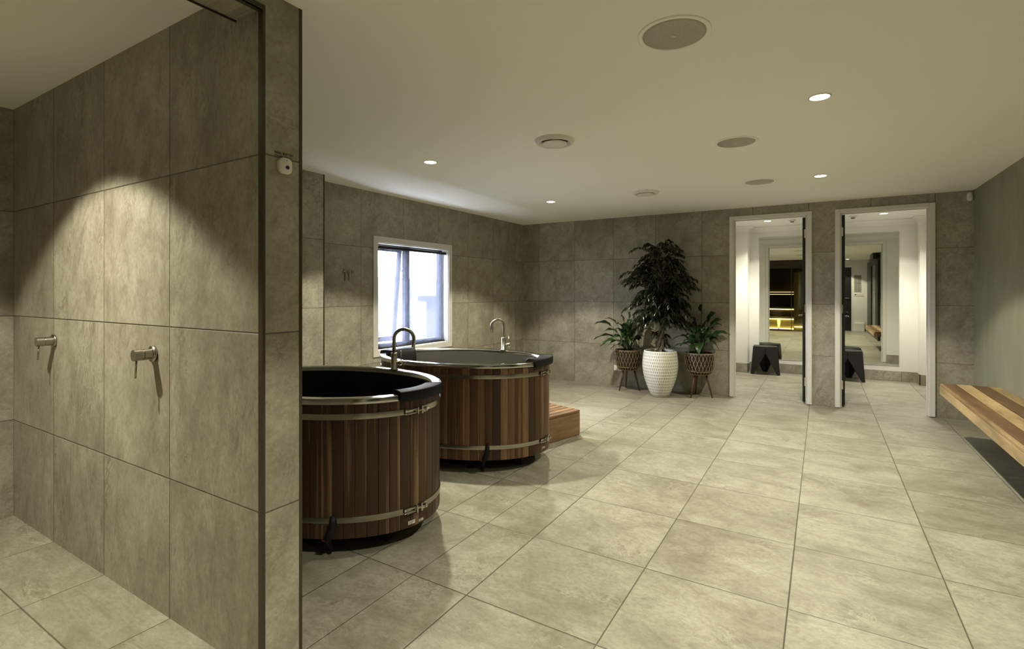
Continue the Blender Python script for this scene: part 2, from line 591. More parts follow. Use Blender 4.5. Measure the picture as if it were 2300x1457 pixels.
# white planter with rows of vertical dashes
t = NT('dashed_white_ceramic')
uvn = t.n('UVMap')
sp = t.n('SeparateXYZ')
t.l(uvn.outputs[0], sp.inputs[0])
row = t.math('MULTIPLY', sp.outputs[1], 15.0)
ir = t.math('FLOOR', row)
cu_ = t.math('ADD', t.math('MULTIPLY', sp.outputs[0], 58.0), t.math('MULTIPLY', t.math('MODULO', ir, 2.0), 0.5))
fu = t.math('ABSOLUTE', t.math('SUBTRACT', t.math('FRACT', cu_), 0.5))
fv = t.math('ABSOLUTE', t.math('SUBTRACT', t.math('FRACT', row), 0.5))
inu = t.math('LESS_THAN', fu, 0.20)
inv_ = t.math('LESS_THAN', fv, 0.36)
m_ = t.math('MULTIPLY', inu, inv_)
c = t.mix(m_, (0.80, 0.785, 0.70), (0.235, 0.205, 0.145))
t.bsdf(c, 0.45, 0, t.bump(t.math('SUBTRACT', 1.0, m_), 0.5, 0.003), 0.4)
M_POT = t.m


# ------------------------------------------------------------------ lights
def spot(x, y, z, p, half=54, blend=0.2, col=LAMP, name='downlight_lamp', parent=None, rad=0.032, prof=(50, 12, 1.0, None)):
    ld = bpy.data.lights.new(name, 'SPOT')
    ld.energy = P_SPOT * p
    ld.color = col
    ld.spot_size = radians(2 * half)
    ld.spot_blend = blend
    ld.shadow_soft_size = rad
    # beam profile of the lamp: bright core, weaker towards the edge of the cone
    ld.use_nodes = True
    nt = ld.node_tree
    em = next(n for n in nt.nodes if n.type == 'EMISSION')
    tc = nt.nodes.new('ShaderNodeTexCoord')
    sx = nt.nodes.new('ShaderNodeSeparateXYZ')
    ab = nt.nodes.new('ShaderNodeMath')
    ab.operation = 'ABSOLUTE'
    mr = nt.nodes.new('ShaderNodeMapRange')
    mr.interpolation_type = 'SMOOTHSTEP'
    mr.inputs[1].default_value = cos(radians(prof[0]))
    mr.inputs[2].default_value = cos(radians(prof[1]))
    mr.inputs[3].default_value = prof[2]
    mr.inputs[4].default_value = prof[3] or CORE
    nt.links.new(tc.outputs['Normal'], sx.inputs[0])
    nt.links.new(sx.outputs[2], ab.inputs[0])
    nt.links.new(ab.outputs[0], mr.inputs[0])
    nt.links.new(mr.outputs[0], em.inputs['Strength'])
    lo = bpy.data.objects.new(name, ld)
    if parent:
        lo.parent = parent
        lo.location = (x, y, z)
    else:
        lo.location = (x, y, z)
    return link(lo)


M_LAMPFACE = emit('lit_lamp_face', (1.0, 0.94, 0.78), 22.0)


def downlight(x, y, z, p, label, group, half=54, col=LAMP, blend=0.2, prof=(50, 12, 1.0, None)):
    t = empty('downlight', (x, y, z))
    tag(t, label, 'downlight', group)
    bm = bmesh.new()
    lathe(bm, [(0.046, 0.002), (0.046, -0.003), (0.048, -0.004), (0.053, -0.003), (0.054, 0.0)], 40)
    obj('trim_ring', bm, M_PLASTIC, t, True)
    bm = bmesh.new()
    lathe(bm, [(0.0, -0.0015), (0.046, -0.0015)], 32)
    lf = obj('lamp_face', bm, M_LAMPFACE, t)
    s_ = spot(0, 0, -0.012, p, half, blend, parent=t, col=col, rad=0.03, prof=prof)
    return t


for x, y, z, p, lb in DOWN: downlight(x, y, z, p, lb, 'recessed ceiling downlights')
for x, y, z, p, lb in CUB: downlight(x, y, z, p, lb, 'recessed ceiling downlights', half=60, col=(1.0, 0.955, 0.80), blend=0.25, prof=(52, 28, 0.30, 1.5))


def st(name, bm, mat, parent=None, smooth=False):
    o = obj(name, bm, mat, parent, smooth)
    if parent is None: o['kind'] = 'structure'
    return o


# ------------------------------------------------------------------ structure
T = 0.12
# floors
st('floor', boxes((XE, 1.6, -2.9, YS, -0.1, 0), (-4.3, 1.6, YS, 9.3, -0.1, 0)), M_FLOOR)
st('floor', boxes((-4.3, XE, -0.62, YS, -0.1, 0)), M_SFLOOR)
# ceilings
st('ceiling', boxes((XE - .006, XR + T, -2.0, YS + 0.146, CE, CE + 0.1), (XW - T, XR + T, YS + 0.146, YB + 0.002, CE, CE + 0.1)), M_CEIL)
st('ceiling', boxes((-4.2, XE - 0.16, -0.62, YS, CS, CS + 0.1)), M_CEIL)

# back wall with two doorways
DL = (-0.940, -0.145)   # left opening
DR = (0.172, 0.965)     # right opening
DZ = 2.187
st('wall_back', boxes((XW - T, DL[0], YB, YB + T, 0, CE + .1), (DL[0], DL[1], YB, YB + T, DZ, CE + .1), (DL[1], DR[0], YB, YB + T, 0, CE + .1),
                      (DR[0], DR[1], YB, YB + T, DZ, CE + .1)), M_BACK)
st('wall_back_corner', boxes((DR[1], XR + T, YB, YB + T, 0, CE + .1)), M_BACK2)
# window wall with its opening
WY0, WY1, WZ0, WZ1 = 3.712, 4.862, 0.688, 1.818
st('wall_window', boxes((XW - T, XW, 2.9, WY0, 0, CE), (XW - T, XW, WY1, YB, 0, CE), (XW - T, XW, WY0, WY1, 0, WZ0), (XW - T, XW, WY0, WY1, WZ1, CE)), M_WIN)
# nib wall beside the window wall
XN = -3.742
st('wall_nib', boxes((XW - T, XN, YS + 0.146, 2.886, 0, CE)), M_NIB)
o = st('trim_1', boxes((XN - 0.012, XN + 0.002, 2.886, 2.899, 0, CE)), M_BLACKT)
# shower partition (wall + end face)
st('wall_partition', boxes((-4.075, XE - 0.006, YS, YS + 0.146, 0, CS + .1)), M_SHW)
st('wall_partition_end', boxes((XE - 0.006, XE, YS + 0.008, YS + 0.138, 0, CE)), M_END)
st('trim_2', boxes((XE - 0.024, XE + 0.001, YS - 0.0015, YS + 0.008, 0, 2.258)), M_BLACKT)
st('trim_3', boxes((XE - 0.012, XE + 0.0015, YS + 0.136, YS + 0.148, 0, CE)), M_BLACKT)
# bulkhead over the shower opening
st('wall_bulkhead', boxes((XE - 0.16, XE - 0.006, -0.55, YS, 2.262, CS + .1)), M_SOFF)
st('wall_bulkhead_face', boxes((XE - 0.006, XE, -0.55, YS + 0.008, 2.272, CE)), M_END)
st('trim_4', boxes((XE - 0.026, XE + 0.001, -0.55, YS, 2.256, 2.2615), (XE - 0.006, XE + 0.0012, -0.55, YS + 0.008, 2.256, 2.274)), M_BLACKT)
st('trim_5', boxes((XE - 0.1615, XE - 0.156, -0.55, YS, 2.256, 2.266)), M_BLACKT)
# shower side wall and near wall
st('wall_shower_side', boxes((-4.065 - T, -4.065, -0.62, YS, 0, CS)), M_SHL)
st('wall_shower_front', boxes((-4.065, XE - 0.0, -0.62, -0.55, 0, CS)), M_SHW)
# right wall
st('wall_right', boxes((XR, XR + T, -2.0, YB, 0, CE)), M_OLIVE)
# wall behind the camera and passage wall
st('wall_behind', boxes((-0.12, XR, YK - T, YK, 0, CE)), M_WHITE)
st('wall_passage', boxes((-0.12, -0.04, YK, -0.55, 0, CE)), M_WHITE)
# sauna shell
st('wall_sauna_back', boxes((-2.9, -0.12, -2.72, -2.60, 0, CE), (-3.0, -2.9, -2.72, -0.62, 0, CE)), M_SAUNA)
st('wall_sauna_side', boxes((-0.20, -0.12, -2.60, -0.56, 0, CE)), M_SAUNA)
st('ceiling', boxes((-3.0, -0.12, -2.72, -0.62, CE, CE + 0.1), (-0.12, 0.0, -2.72, -2.0, CE, CE + 0.1)), M_SAUNA)
st('floor', boxes((-3.0, XE, -2.72, -0.62, -0.1, 0)), M_SAUNA)

# changing cubicles: shell, divider, ceiling, cornice, skirting
YC = YB + T
for nm_, bs_ in (('wall_cubicle_left', [(-1.42, -1.30, YC, YM + .1, 0, CC)]), ('wall_cubicle_right', [(1.32, 1.44, YC, YM + .1, 0, CC)]),
                 ('wall_cubicle_back', [(-1.30, 1.32, YM, YM + .1, 0, CC)]), ('wall_cubicle_divider', [(-0.05, 0.05, YC, YM, 0, CC)]),
                 ('wall_cubicle_left_nib', [(-1.30, -1.03, 8.82, YM, 0, CC)]), ('wall_cubicle_right_nib', [(1.178, 1.32, 8.84, YM, 0, CC)]),
                 ('wall_cubicle_front', [(-1.30, DL[0] - .02, YC, YC + .01, 0, CC), (DL[0] - .02, DL[1] + .02, YC, YC + .01, DZ + .02, CC), (DL[1] + .02, -0.05, YC, YC + .01, 0, CC),
                                         (0.05, DR[0] - .02, YC, YC + .01, 0, CC), (DR[0] - .02, DR[1] + .02, YC, YC + .01, DZ + .02, CC), (DR[1] + .02, 1.32, YC, YC + .01, 0, CC)])):
    st(nm_, boxes(*bs_), M_WHITE)
st('ceiling', boxes((-1.42, 1.44, YC, YM + .1, CC, CC + .1)), M_WHITE)


def cornice(bm, pts, d=0.055):
    """coved cornice following a polyline of inner wall corners (counter-clockwise seen from below)"""
    n = len(pts)
    prof = [(0.0, -0.075), (0.006, -0.075), (0.012, -0.062), (0.022, -0.036), (0.040, -0.016), (0.060, -0.008), (0.072, -0.006), (0.072, 0.0)]
    rings = []
    for i in range(n):
        p = Vector(pts[i])
        a = Vector(pts[i - 1])
        b = Vector(pts[(i + 1) % n])
        d1 = (p - a).normalized()
        d2 = (b - p).normalized()
        n1 = Vector((-d1.y, d1.x))
        n2 = Vector((-d2.y, d2.x))
        m = (n1 + n2)
        m = m / max(0.2, m.dot(n1))
        rings.append([bm.verts.new((p.x + m.x * q, p.y + m.y * q, CC + z)) for q, z in prof])
    for i in range(n):
        A, B = rings[i], rings[(i + 1) % n]
        for k in range(len(prof) - 1):
            bm.faces.new((A[k], B[k], B[k + 1], A[k + 1]))


bm = bmesh.new()
cornice(bm, [(-1.30, YC + .01), (-0.05, YC + .01), (-0.05, YM), (-1.03, YM), (-1.03, 8.82), (-1.30, 8.82)])
cornice(bm, [(0.05, YC + .01), (1.32, YC + .01), (1.32, 8.84), (1.178, 8.84), (1.178, YM), (0.05, YM)])
st('trim_6', bm, M_WHITE, None)
SK = 0.145
bm = boxes((-1.03, -0.05, YM - .011, YM, 0, SK), (-1.03 - .0, -1.019, 8.809, YM - .011, 0, SK), (-1.30, -1.03, 8.809, 8.82, 0, SK), (-1.30, -1.289, YC + .01, 8.809, 0, SK),
           (0.05, 1.178, YM - .011, YM, 0, SK), (1.167, 1.178, 8.829, YM - .011, 0, SK), (1.178, 1.32, 8.829, 8.84, 0, SK), (1.309, 1.32, YC + .01, 8.829, 0, SK),
           (-0.061, -0.05, YC + .01, YM - .011, 0, SK), (0.05, 0.061, YC + .01, YM - .011, 0, SK),
           (DR[1] + .05, 1.309, YC + .01, YC + .021, 0, SK), (-1.289, DL[0] - .05, YC + .01, YC + .021, 0, SK))
st('baseboard_cubicles', bm, M_SKIRT)
st('trim_7', boxes((-1.031, -1.0175, 8.8075, 8.8205, 0, SK + .002), (1.1655, 1.179, 8.8275, 8.8405, 0, SK + .002)), M_BLACKT)


# ------------------------------------------------------------------ doors
def lever(parent, x, side, y, z, dirn):
    """lever handle on a leaf face at local x, sticking out along side (+1/-1 in x), lever pointing along dirn in y"""
    h = empty('door_handle')
    h.parent = parent
    h.location = (x, y, z)
    bm = bmesh.new()
    pts = lambda a: [(side * q[0], q[1], q[2]) for q in a]
    tube(bm, pts([(0, 0, 0), (0.008, 0, 0)]), 0.026, 20)
    tube(bm, pts([(0.006, 0, 0), (0.045, 0, 0), (0.053, dirn * 0.008, 0), (0.056, dirn * 0.03, 0), (0.054, dirn * 0.075, 0), (0.052, dirn * 0.115, 0)]), 0.009, 12)
    o = obj('lever', bm, M_CHROME, h, True)
    bm = bmesh.new()
    tube(bm, pts([(0, 0, -0.06), (0.006, 0, -0.06)]), 0.022, 18)
    obj('latch_turn', bm, M_CHROME, h, True)
    return h


def doorway(name, x0, x1, hinge):
    """white jamb and architraves; black leaf swung 90 degrees into the cubicle on the hinge side"""
    d = empty(name, ((x0 + x1) / 2, YB, 0))
    d['kind'] = 'structure'
    cx = (x0 + x1) / 2
    a = x0 - cx
    b = x1 - cx
    j = 0.020
    bm = bmesh.new()
    # jamb lining
    box(bm, a - 0.001, a + j - .012, 0.0, T + 0.012, 0, DZ)
    box(bm, b - j + .012, b + 0.001, 0.0, T + 0.012, 0, DZ)
    box(bm, a + j - .012, b - j + .012, 0.0, T + 0.012, DZ - .006, DZ)
    # stop
    box(bm, a + j - .012, a + j, 0.045, 0.058, 0, DZ - .012)
    box(bm, b - j, b - j + .012, 0.045, 0.058, 0, DZ - .012)
    box(bm, a + j, b - j, 0.045, 0.058, DZ - .014, DZ - .006)
    bevel(obj('jamb', bm, M_GLOSSW, d), 0.002)
    # architrave front and back
    bm = bmesh.new()
    w = 0.046
    for (ya, yb) in ((-0.020, 0.0), (T + 0.0115, T + 0.028)):
        box(bm, a - w, a + 0.004, ya, yb, 0.006, DZ + 0.040)
        box(bm, b - 0.004, b + w, ya, yb, 0.006, DZ + 0.040)
        box(bm, a + 0.004, b - 0.004, ya, yb, DZ - 0.004, DZ + 0.040)
    bevel(obj('architrave', bm, M_GLOSSW, d), 0.004, 3)
    # leaf
    lw, lt = 0.775, 0.040
    hy = T * 0.4 + 0.035
    if hinge > 0: lx0, lx1 = b - 0.012 - lt, b - 0.012
    else: lx0, lx1 = a + 0.012, a + 0.012 + lt
    leaf = bevel(obj('door_leaf', boxes((lx0, lx1, hy, hy + lw, 0.018, DZ - 0.016)), M_DOORB, d), 0.002)
    lever(leaf, lx0 if hinge > 0 else lx1, -hinge, hy + lw - 0.065, 0.995, -1)
    for z in (1.981, 1.106, 0.247):
        bm = bmesh.new()
        xk = b - 0.012 if hinge > 0 else a + 0.012
        s_ = 1 if hinge > 0 else -1
        box(bm, xk - s_ * 0.022 if s_ > 0 else xk, xk if s_ > 0 else xk + 0.022, hy - 0.003, hy, z - 0.05, z + 0.05)
        tube(bm, [(xk - s_ * .002, hy - .005, z - .051), (xk - s_ * .002, hy - .005, z + .051)], 0.006, 10)
        obj('hinge', bm, M_CHROME, leaf)
    # strike plates on the other jamb
    bm = bmesh.new()
    xs = (a + 0.008) if hinge > 0 else (b - 0.008)
    for z in (1.02, 0.90):
        if hinge > 0: box(bm, xs - .0005, xs + 0.0015, 0.064, 0.092, z - .04, z + .04)
        else: box(bm, xs - 0.0015, xs + .0005, 0.064, 0.092, z - .04, z + .04)
    obj('strike_plate', bm, M_CHROME, d)
    return d


doorway('door_1', DL[0], DL[1], 1)
doorway('door_2', DR[0], DR[1], -1)


# ------------------------------------------------------------------ mirrors, cubicle things
def mirror(x0, x1, z0, z1, label):
    t = empty('wall_mirror', ((x0 + x1) / 2, YM, (z0 + z1) / 2))
    tag(t, label, 'mirror', 'frameless cubicle mirrors')
    w, h = (x1 - x0) / 2, (z1 - z0) / 2
    obj('backing', boxes((-w, w, -0.004, 0, -h, h)), M_GREY, t)
    bm = bmesh.new()
    e = 0.006
    f = [bm.verts.new(p) for p in ((-w + e, -.0085, -h + e), (w - e, -.0085, -h + e), (w - e, -.0085, h - e), (-w + e, -.0085, h - e))]
    g = [bm.verts.new(p) for p in ((-w, -.0045, -h), (w, -.0045, -h), (w, -.0045, h), (-w, -.0045, h))]
    bm.faces.new(f)
    for i in range(4):
        j = (i + 1) % 4
        bm.faces.new((g[i], g[j], f[j], f[i]))
    obj('glass', bm, M_MIRROR, t)
    return t


mirror(-0.887, -0.085, 0.212, 2.188, 'tall frameless mirror in the left changing cubicle, reflecting the glowing sauna')
mirror(0.085, 0.967, 0.222, 2.180, 'tall frameless mirror in the right changing cubicle, reflecting a passage and bench')


def stool_parts(t):
    # hexagonal top on three folded tapering legs, V cuts between the legs
    zt, r0, rf = 0.440, 0.196, 0.228
    top = [Vector((r0 * cos(radians(a)), r0 * sin(radians(a)), zt)) for a in range(0, 360, 60)]
    bm = bmesh.new()
    vs = [bm.verts.new(p) for p in top]
    vb = [bm.verts.new(p - Vector((0, 0, 0.022))) for p in top]
    bm.faces.new(vs)
    bm.faces.new(list(reversed(vb)))
    for i in range(6): bm.faces.new((vb[i], vb[(i + 1) % 6], vs[(i + 1) % 6], vs[i]))
    bevel(obj('seat', bm, M_STOOL, t), 0.004, 2)
    for k in (0, 2, 4):
        th = radians(60 * k)
        C = top[k] - Vector((0, 0, 0.02))
        foot = Vector((rf * cos(th), rf * sin(th), 0))
        bm = bmesh.new()
        for s_ in (-1, 1):
            Mi = top[(k + s_) % 6] - Vector((0, 0, 0.02))
            Ml = Mi + Vector((0, 0, -0.080)) * 1.0 + Mi.normalized() * 0
            tg = Vector((-sin(th), cos(th), 0)) * s_
            fa = foot + tg * 0.030 - Vector((cos(th), sin(th), 0)) * 0.012
            vv = [bm.verts.new(p) for p in (C, Mi, Ml, fa, foot)]
            if s_ < 0: vv.reverse()
            bm.faces.new(vv)
        bmesh.ops.remove_doubles(bm, verts=bm.verts, dist=1e-5)
        bmesh.ops.recalc_face_normals(bm, faces=bm.faces)
        o = obj('leg', bm, M_STOOL, t)
        sm = o.modifiers.new('thick', 'SOLIDIFY')
        sm.thickness = 0.016
        sm.offset = 0
    return t


def stool(x, y, rz, label):
    t = empty('stool', (x, y, 0), rz)
    tag(t, label, 'stool', 'black changing cubicle stools')
    return stool_parts(t)


stool(-0.775, 8.83, radians(96), 'black three-legged faceted stool in the left cubicle before the mirror')
stool(0.335, 8.83, radians(86), 'black three-legged faceted stool in the right cubicle, half hidden by the door')

for x, lb in ((-0.375, 'small round smoke detector on the left cubicle ceiling'), (0.372, 'small round smoke detector on the right cubicle ceiling')):
    t = empty('smoke_detector', (x, 8.35, CC))
    tag(t, lb, 'smoke detector', 'cubicle smoke detectors')
    bm = bmesh.new()
    lathe(bm, [(0.0, -0.022), (0.034, -0.022), (0.046, -0.014), (0.050, 0.0)], 28)
    obj('base', bm, M_PLASTIC, t, True)
    bm = bmesh.new()
    lathe(bm, [(0.0, -0.040), (0.020, -0.038), (0.026, -0.030), (0.026, -0.021)], 24)
    obj('sensor_dome', bm, M_GREY, t, True)


# ------------------------------------------------------------------ window
win = empty('window_1', (XW, (WY0 + WY1) / 2, (WZ0 + WZ1) / 2))
win['kind'] = 'structure'
cy_, cz_ = (WY0 + WY1) / 2, (WZ0 + WZ1) / 2
hw, hh = (WY1 - WY0) / 2, (WZ1 - WZ0) / 2
bm = bmesh.new()
fw = 0.060
box(bm, 0.0, 0.012, -hw - fw, -hw, -hh - fw, hh + fw)
box(bm, 0.0, 0.012, hw, hw + fw, -hh - fw, hh + fw)
box(bm, 0.0, 0.012, -hw, hw, hh, hh + fw)
box(bm, 0.0, 0.012, -hw, hw, -hh - fw, -hh)
bevel(obj('window_frame', bm, M_GLOSSW, win), 0.002)
bm = bmesh.new()
dd = 0.145
box(bm, -dd, 0.0, -hw - .0, -hw + 0.008, -hh, hh)
box(bm, -dd, 0.0, hw - 0.008, hw, -hh, hh)
box(bm, -dd, 0.0, -hw + .008, hw - .008, hh - .008, hh)
box(bm, -dd, 0.0, -hw + .008, hw - .008, -hh, -hh + .008)
obj('reveal', bm, M_GLOSSW, win)
# aluminium joinery at the outer face
bm = bmesh.new()
xo0, xo1 = -0.145, -0.095
g = 0.008
box(bm, xo0, xo1, -hw + g, -hw + g + .045, -hh + g, hh - g)
box(bm, xo0, xo1, hw - g - .050, hw - g, -hh + g, hh - g)
box(bm, xo0, xo1, -hw + g + .045, hw - g - .05, hh - g - .012, hh - g)
box(bm, xo0, xo1, -hw + g + .045, hw - g - .05, -hh + g, -hh + g + .05)
mull = 4.250 - cy_
box(bm, xo0, xo1, mull - 0.036, mull + 0.036, -hh + g + .05, hh - g - .012)
bevel(obj('joinery', bm, M_ALU, win), 0.003)
bm = boxes((-0.122, -0.118, mull + .036, hw - g - .05, -hh + g + .05, hh - g - .012))
obj('pane', bm, M_GLASS, win)
# open awning sash, hinged at the top and pushed outward
sash = empty('sash')
sash.parent = win
sash.location = (-0.135, 0, hh - 0.030)
sash.rotation_euler = (0, radians(5.5), 0)
y0s, y1s, hs = -hw + g + .05, mull - .04, 2 * hh - .085
bm = bmesh.new()
box(bm, -.035, 0, y0s, y0s + .04, -hs, 0)
box(bm, -.035, 0, y1s - .045, y1s, -hs, 0)
box(bm, -.035, 0, y0s + .04, y1s - .045, -.045, 0)
box(bm, -.035, 0, y0s + .04, y1s - .045, -hs, -hs + .055)
bevel(obj('sash_frame', bm, M_ALU, sash), 0.003)
obj('sash_pane', boxes((-.020, -.016, y0s + .04, y1s - .045, -hs + .055, -.045)), M_GLASS, sash)
# stay arm
bm = bmesh.new()
tube(bm, [(-0.12, mull - 0.05, hh - 0.30), (-0.19, mull - 0.06, hh - 0.16)], 0.006, 8)
obj('stay_arm', bm, M_ALU, win)

blind = empty('roller_blind', (XW, cy_, WZ1))
tag(blind, 'black roller blind with a sheer screen drawn down over the window', 'blind')
bm = bmesh.new()
tube(bm, [(-0.040, -hw + 0.030, -0.046), (-0.040, hw - 0.012, -0.046)], 0.0155, 20)
obj('roller_tube', bm, M_BLKSH, blind, True)
obj('bracket', boxes((-0.046, -0.034, -hw + .010, -hw + .030, -.066, -.010)), M_PLASTIC, blind)
obj('bracket', boxes((-0.046, -0.034, hw - .014, hw - .009, -.066, -.010)), M_PLASTIC, blind)
bm = bmesh.new()
vs = [bm.verts.new(p) for p in ((-.053, -hw + .045, -2 * hh + .020), (-.053, hw - .020, -2 * hh + .020), (-.053, hw - .020, -.046), (-.053, -hw + .045, -.046))]
bm.faces.new(vs)
obj('screen', bm, M_SCREEN, blind)
bm = bmesh.new()
tube(bm, [(-.053, -hw + .040, -2 * hh + .017), (-.053, hw - .016, -2 * hh + .017)], 0.008, 12)
obj('bottom_rail', bm, M_BLKSH, blind, True)

# outside: hillside and a low house, seen blown out through the screen
bm = bmesh.new()
random.seed(5)
nx, ny = 26, 34
grid = []
for i in range(nx):
    rowv = []
    for k in range(ny):
        x = -8 - i * 4.2
        y = -30 + k * 5.2
        d = (-x - 8) / 100
        z = -5.0 + 9.6 * (d ** 1.15) + 1.1 * sin(y * 0.09 + i * .5) * d + random.uniform(-.35, .35) * (0.3 + d)
        rowv.append(bm.verts.new((x, y, z)))
    grid.append(rowv)
for i in range(nx - 1):
    for k in range(ny - 1):
        bm.faces.new((grid[i][k], grid[i + 1][k], grid[i + 1][k + 1], grid[i][k + 1]))
o = obj('hillside', bm, M_HILL, None, True)
o['kind'] = 'structure'
hs_ = empty('distant_house', (-27.0, 33.0, -2.0), radians(40))
tag(hs_, 'low pale house with a flat roof, faint outside the window', 'house')
obj('wall', boxes((-1.6, 1.6, -4.2, 4.2, -3.2, 2.55)), M_HOUSE, hs_)
obj('roof', boxes((-2.2, 2.2, -4.9, 4.9, 2.55, 2.95)), M_HROOF, hs_)
bm = bmesh.new()
for k in range(22): box(bm, 1.6, 1.64, -4.1 + k * .385, -3.95 + k * .385, 0.4, 2.4)
obj('cladding_battens', bm, M_HROOF, hs_)


# ------------------------------------------------------------------ oval tubs
def epts(a, b, n):
    """n points spaced evenly along an ellipse, with outward normals"""
    N = 2880
    P = [(a * cos(2 * pi * i / N), b * sin(2 * pi * i / N)) for i in range(N + 1)]
    L = [0]
    for i in range(N): L.append(L[-1] + math.hypot(P[i + 1][0] - P[i][0], P[i + 1][1] - P[i][1]))
    out = []
    j = 0
    for k in range(n):
        s_ = L[-1] * k / n
        while L[j + 1] < s_: j += 1
        f = (s_ - L[j]) / (L[j + 1] - L[j])
        th = 2 * pi * (j + f) / N
        out.append(th)
    return out


def en(a, b, th, off=0.0, z=0.0):
    x, y = a * cos(th), b * sin(th)
    nx_, ny_ = x / (a * a), y / (b * b)
    l_ = math.hypot(nx_, ny_)
    return Vector((x + off * nx_ / l_, y + off * ny_ / l_, z))


def esweep(bm, a, b, ths, prof, closed=True, caps=False, mi=0):
    rings = [[bm.verts.new(en(a, b, th, o_, z)) for o_, z in prof] for th in ths]
    n = len(ths)
    for i in range(n if closed else n - 1):
        A, B = rings[i], rings[(i + 1) % n]
        for k in range(len(prof) - 1):
            bm.faces.new((A[k], B[k], B[k + 1], A[k + 1])).material_index = mi
    if caps:
        bm.faces.new(rings[0])
        bm.faces.new(list(reversed(rings[-1])))
    return rings


TA_, TB_ = 0.725, 0.490
PROF_OUT = None


def tub(x, y, rz, label, inner, clamp_t, labels, drain_t, seed, liner_name, tone_scale):
    random.seed(seed)
    t = empty('cedar_tub', (x, y, 0), rz)
    tag(t, label, 'tub', 'oval cedar tubs')
    a, b = TA_, TB_
    # staves
    N = 70
    th = epts(a, b, N)
    bm = bmesh.new()
    lay = bm.faces.layers.float.new('tone')
    z0, z1 = 0.100, 0.760
    tones = []
    last = 0.4
    for i in range(N):
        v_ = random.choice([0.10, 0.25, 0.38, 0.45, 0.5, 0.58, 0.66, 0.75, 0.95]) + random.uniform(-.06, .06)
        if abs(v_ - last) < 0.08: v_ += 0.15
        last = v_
        tones.append(max(0.02, min(0.98, v_ * tone_scale)))  # per-tub factor on the stave tones, much lower for the nearer tub
    for i in range(N):
        t0 = th[i]
        t1 = th[(i + 1) % N] + (2 * pi if i == N - 1 else 0)
        g_ = (t1 - t0) * 0.030
        cols = [(t0, -0.005), (t0 + g_, -0.0006), (t0 + (t1 - t0) * .33, 0.0), (t0 + (t1 - t0) * .67, 0.0), (t1 - g_, -0.0006), (t1, -0.005)]
        vs0 = [bm.verts.new(en(a, b, q, o_, z0)) for q, o_ in cols]
        vs1 = [bm.verts.new(en(a, b, q, o_, z1)) for q, o_ in cols]
        vi = [bm.verts.new(en(a, b, q, -0.035, z0)) for q, o_ in cols]
        for k in range(5):
            f = bm.faces.new((vs0[k], vs0[k + 1], vs1[k + 1], vs1[k]))
            f[lay] = tones[i]
            f = bm.faces.new((vi[k], vi[k + 1], vs0[k + 1], vs0[k]))
            f[lay] = tones[i]
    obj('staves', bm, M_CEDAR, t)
    ring = [2 * pi * i / 144 for i in range(144)]
    # rolled steel rim
    bm = bmesh.new()
    esweep(bm, a, b, ring, [(0.003, 0.757), (0.011, 0.7565), (0.012, 0.760), (0.012, 0.780), (0.009, 0.785), (-0.030, 0.786), (-0.040, 0.784), (-0.046, 0.777), (-0.047, 0.757)])
    smooth_angle(obj('rim', bm, M_STEEL, t), 40)
    # interior shell
    bm = bmesh.new()
    rings = esweep(bm, a, b, ring, [(-0.047, 0.757), (-0.052, 0.55), (-0.062, 0.30), (-0.085, 0.20), (-0.13, 0.165), (-0.30, 0.155)])
    bm.faces.new([r_[-1] for r_ in rings])
    obj(liner_name, bm, inner, t, True)
    # support base and feet
    bm = bmesh.new()
    rr = esweep(bm, a, b, ring[::3], [(-0.20, 0.0), (-0.20, 0.115)])
    bm.faces.new([r_[0] for r_ in rr])
    obj('base', bm, M_BLKSH, t)
    for q in (0.35, 1.2, 1.95, 2.8, 3.5, 4.35, 5.1, 5.9):
        p = en(a, b, q, -0.15, 0)
        bm = boxes((p.x - .022, p.x + .022, p.y - .022, p.y + .022, 0, 0.105))
        obj('foot', bm, M_BLKSH, t)
    # hoops
    for zc_, tc in ((0.695, clamp_t[0]), (0.191, clamp_t[1])):
        bm = bmesh.new()
        esweep(bm, a, b, ring, [(0.0, zc_ - 0.0145), (0.0035, zc_ - 0.0145), (0.0045, zc_), (0.0035, zc_ + 0.0145), (0.0, zc_ + 0.0145)])
        hoop = smooth_angle(obj('hoop', bm, M_BAND, t), 50)
        # toggle clamp: bracket plate, two bolts, T-block and tightening screw, lying along the hoop
        c_ = empty('clamp')
        c_.parent = t
        p = en(a, b, tc, 0.004, zc_)
        nrm = (en(a, b, tc, 1, 0) - en(a, b, tc, 0, 0)).normalized()
        c_.location = p
        c_.rotation_euler = (0, 0, atan2(nrm.y, nrm.x))
        bm = bmesh.new()   # local: x outward, y tangent, z up
        box(bm, 0.0, 0.004, -0.075, -0.006, -0.014, 0.014)
        box(bm, 0.0, 0.022, -0.010, -0.004, -0.018, 0.018)
        tube(bm, [(0.013, -0.068, -0.009), (0.013, -0.008, -0.009)], 0.0038, 8)
        tube(bm, [(0.013, -0.068, 0.009), (0.013, -0.008, 0.009)], 0.0038, 8)
        tube(bm, [(0.014, -0.020, 0.0), (0.014, 0.050, 0.0)], 0.0042, 10)
        tube(bm, [(0.012, 0.026, -0.020), (0.012, 0.026, 0.020)], 0.0062, 10)
        box(bm, 0.0, 0.006, 0.030, 0.060, -0.0165, 0.0165)
        box(bm, 0.006, 0.020, 0.046, 0.056, -0.010, 0.010)
        obj('clamp_body', bm, M_CHROME, c_)
        bm = bmesh.new()
        tube(bm, [(0.014, 0.050, 0.0), (0.014, 0.062, 0.0)], 0.0075, 6)
        obj('clamp_nut', bm, M_CHROME, c_)
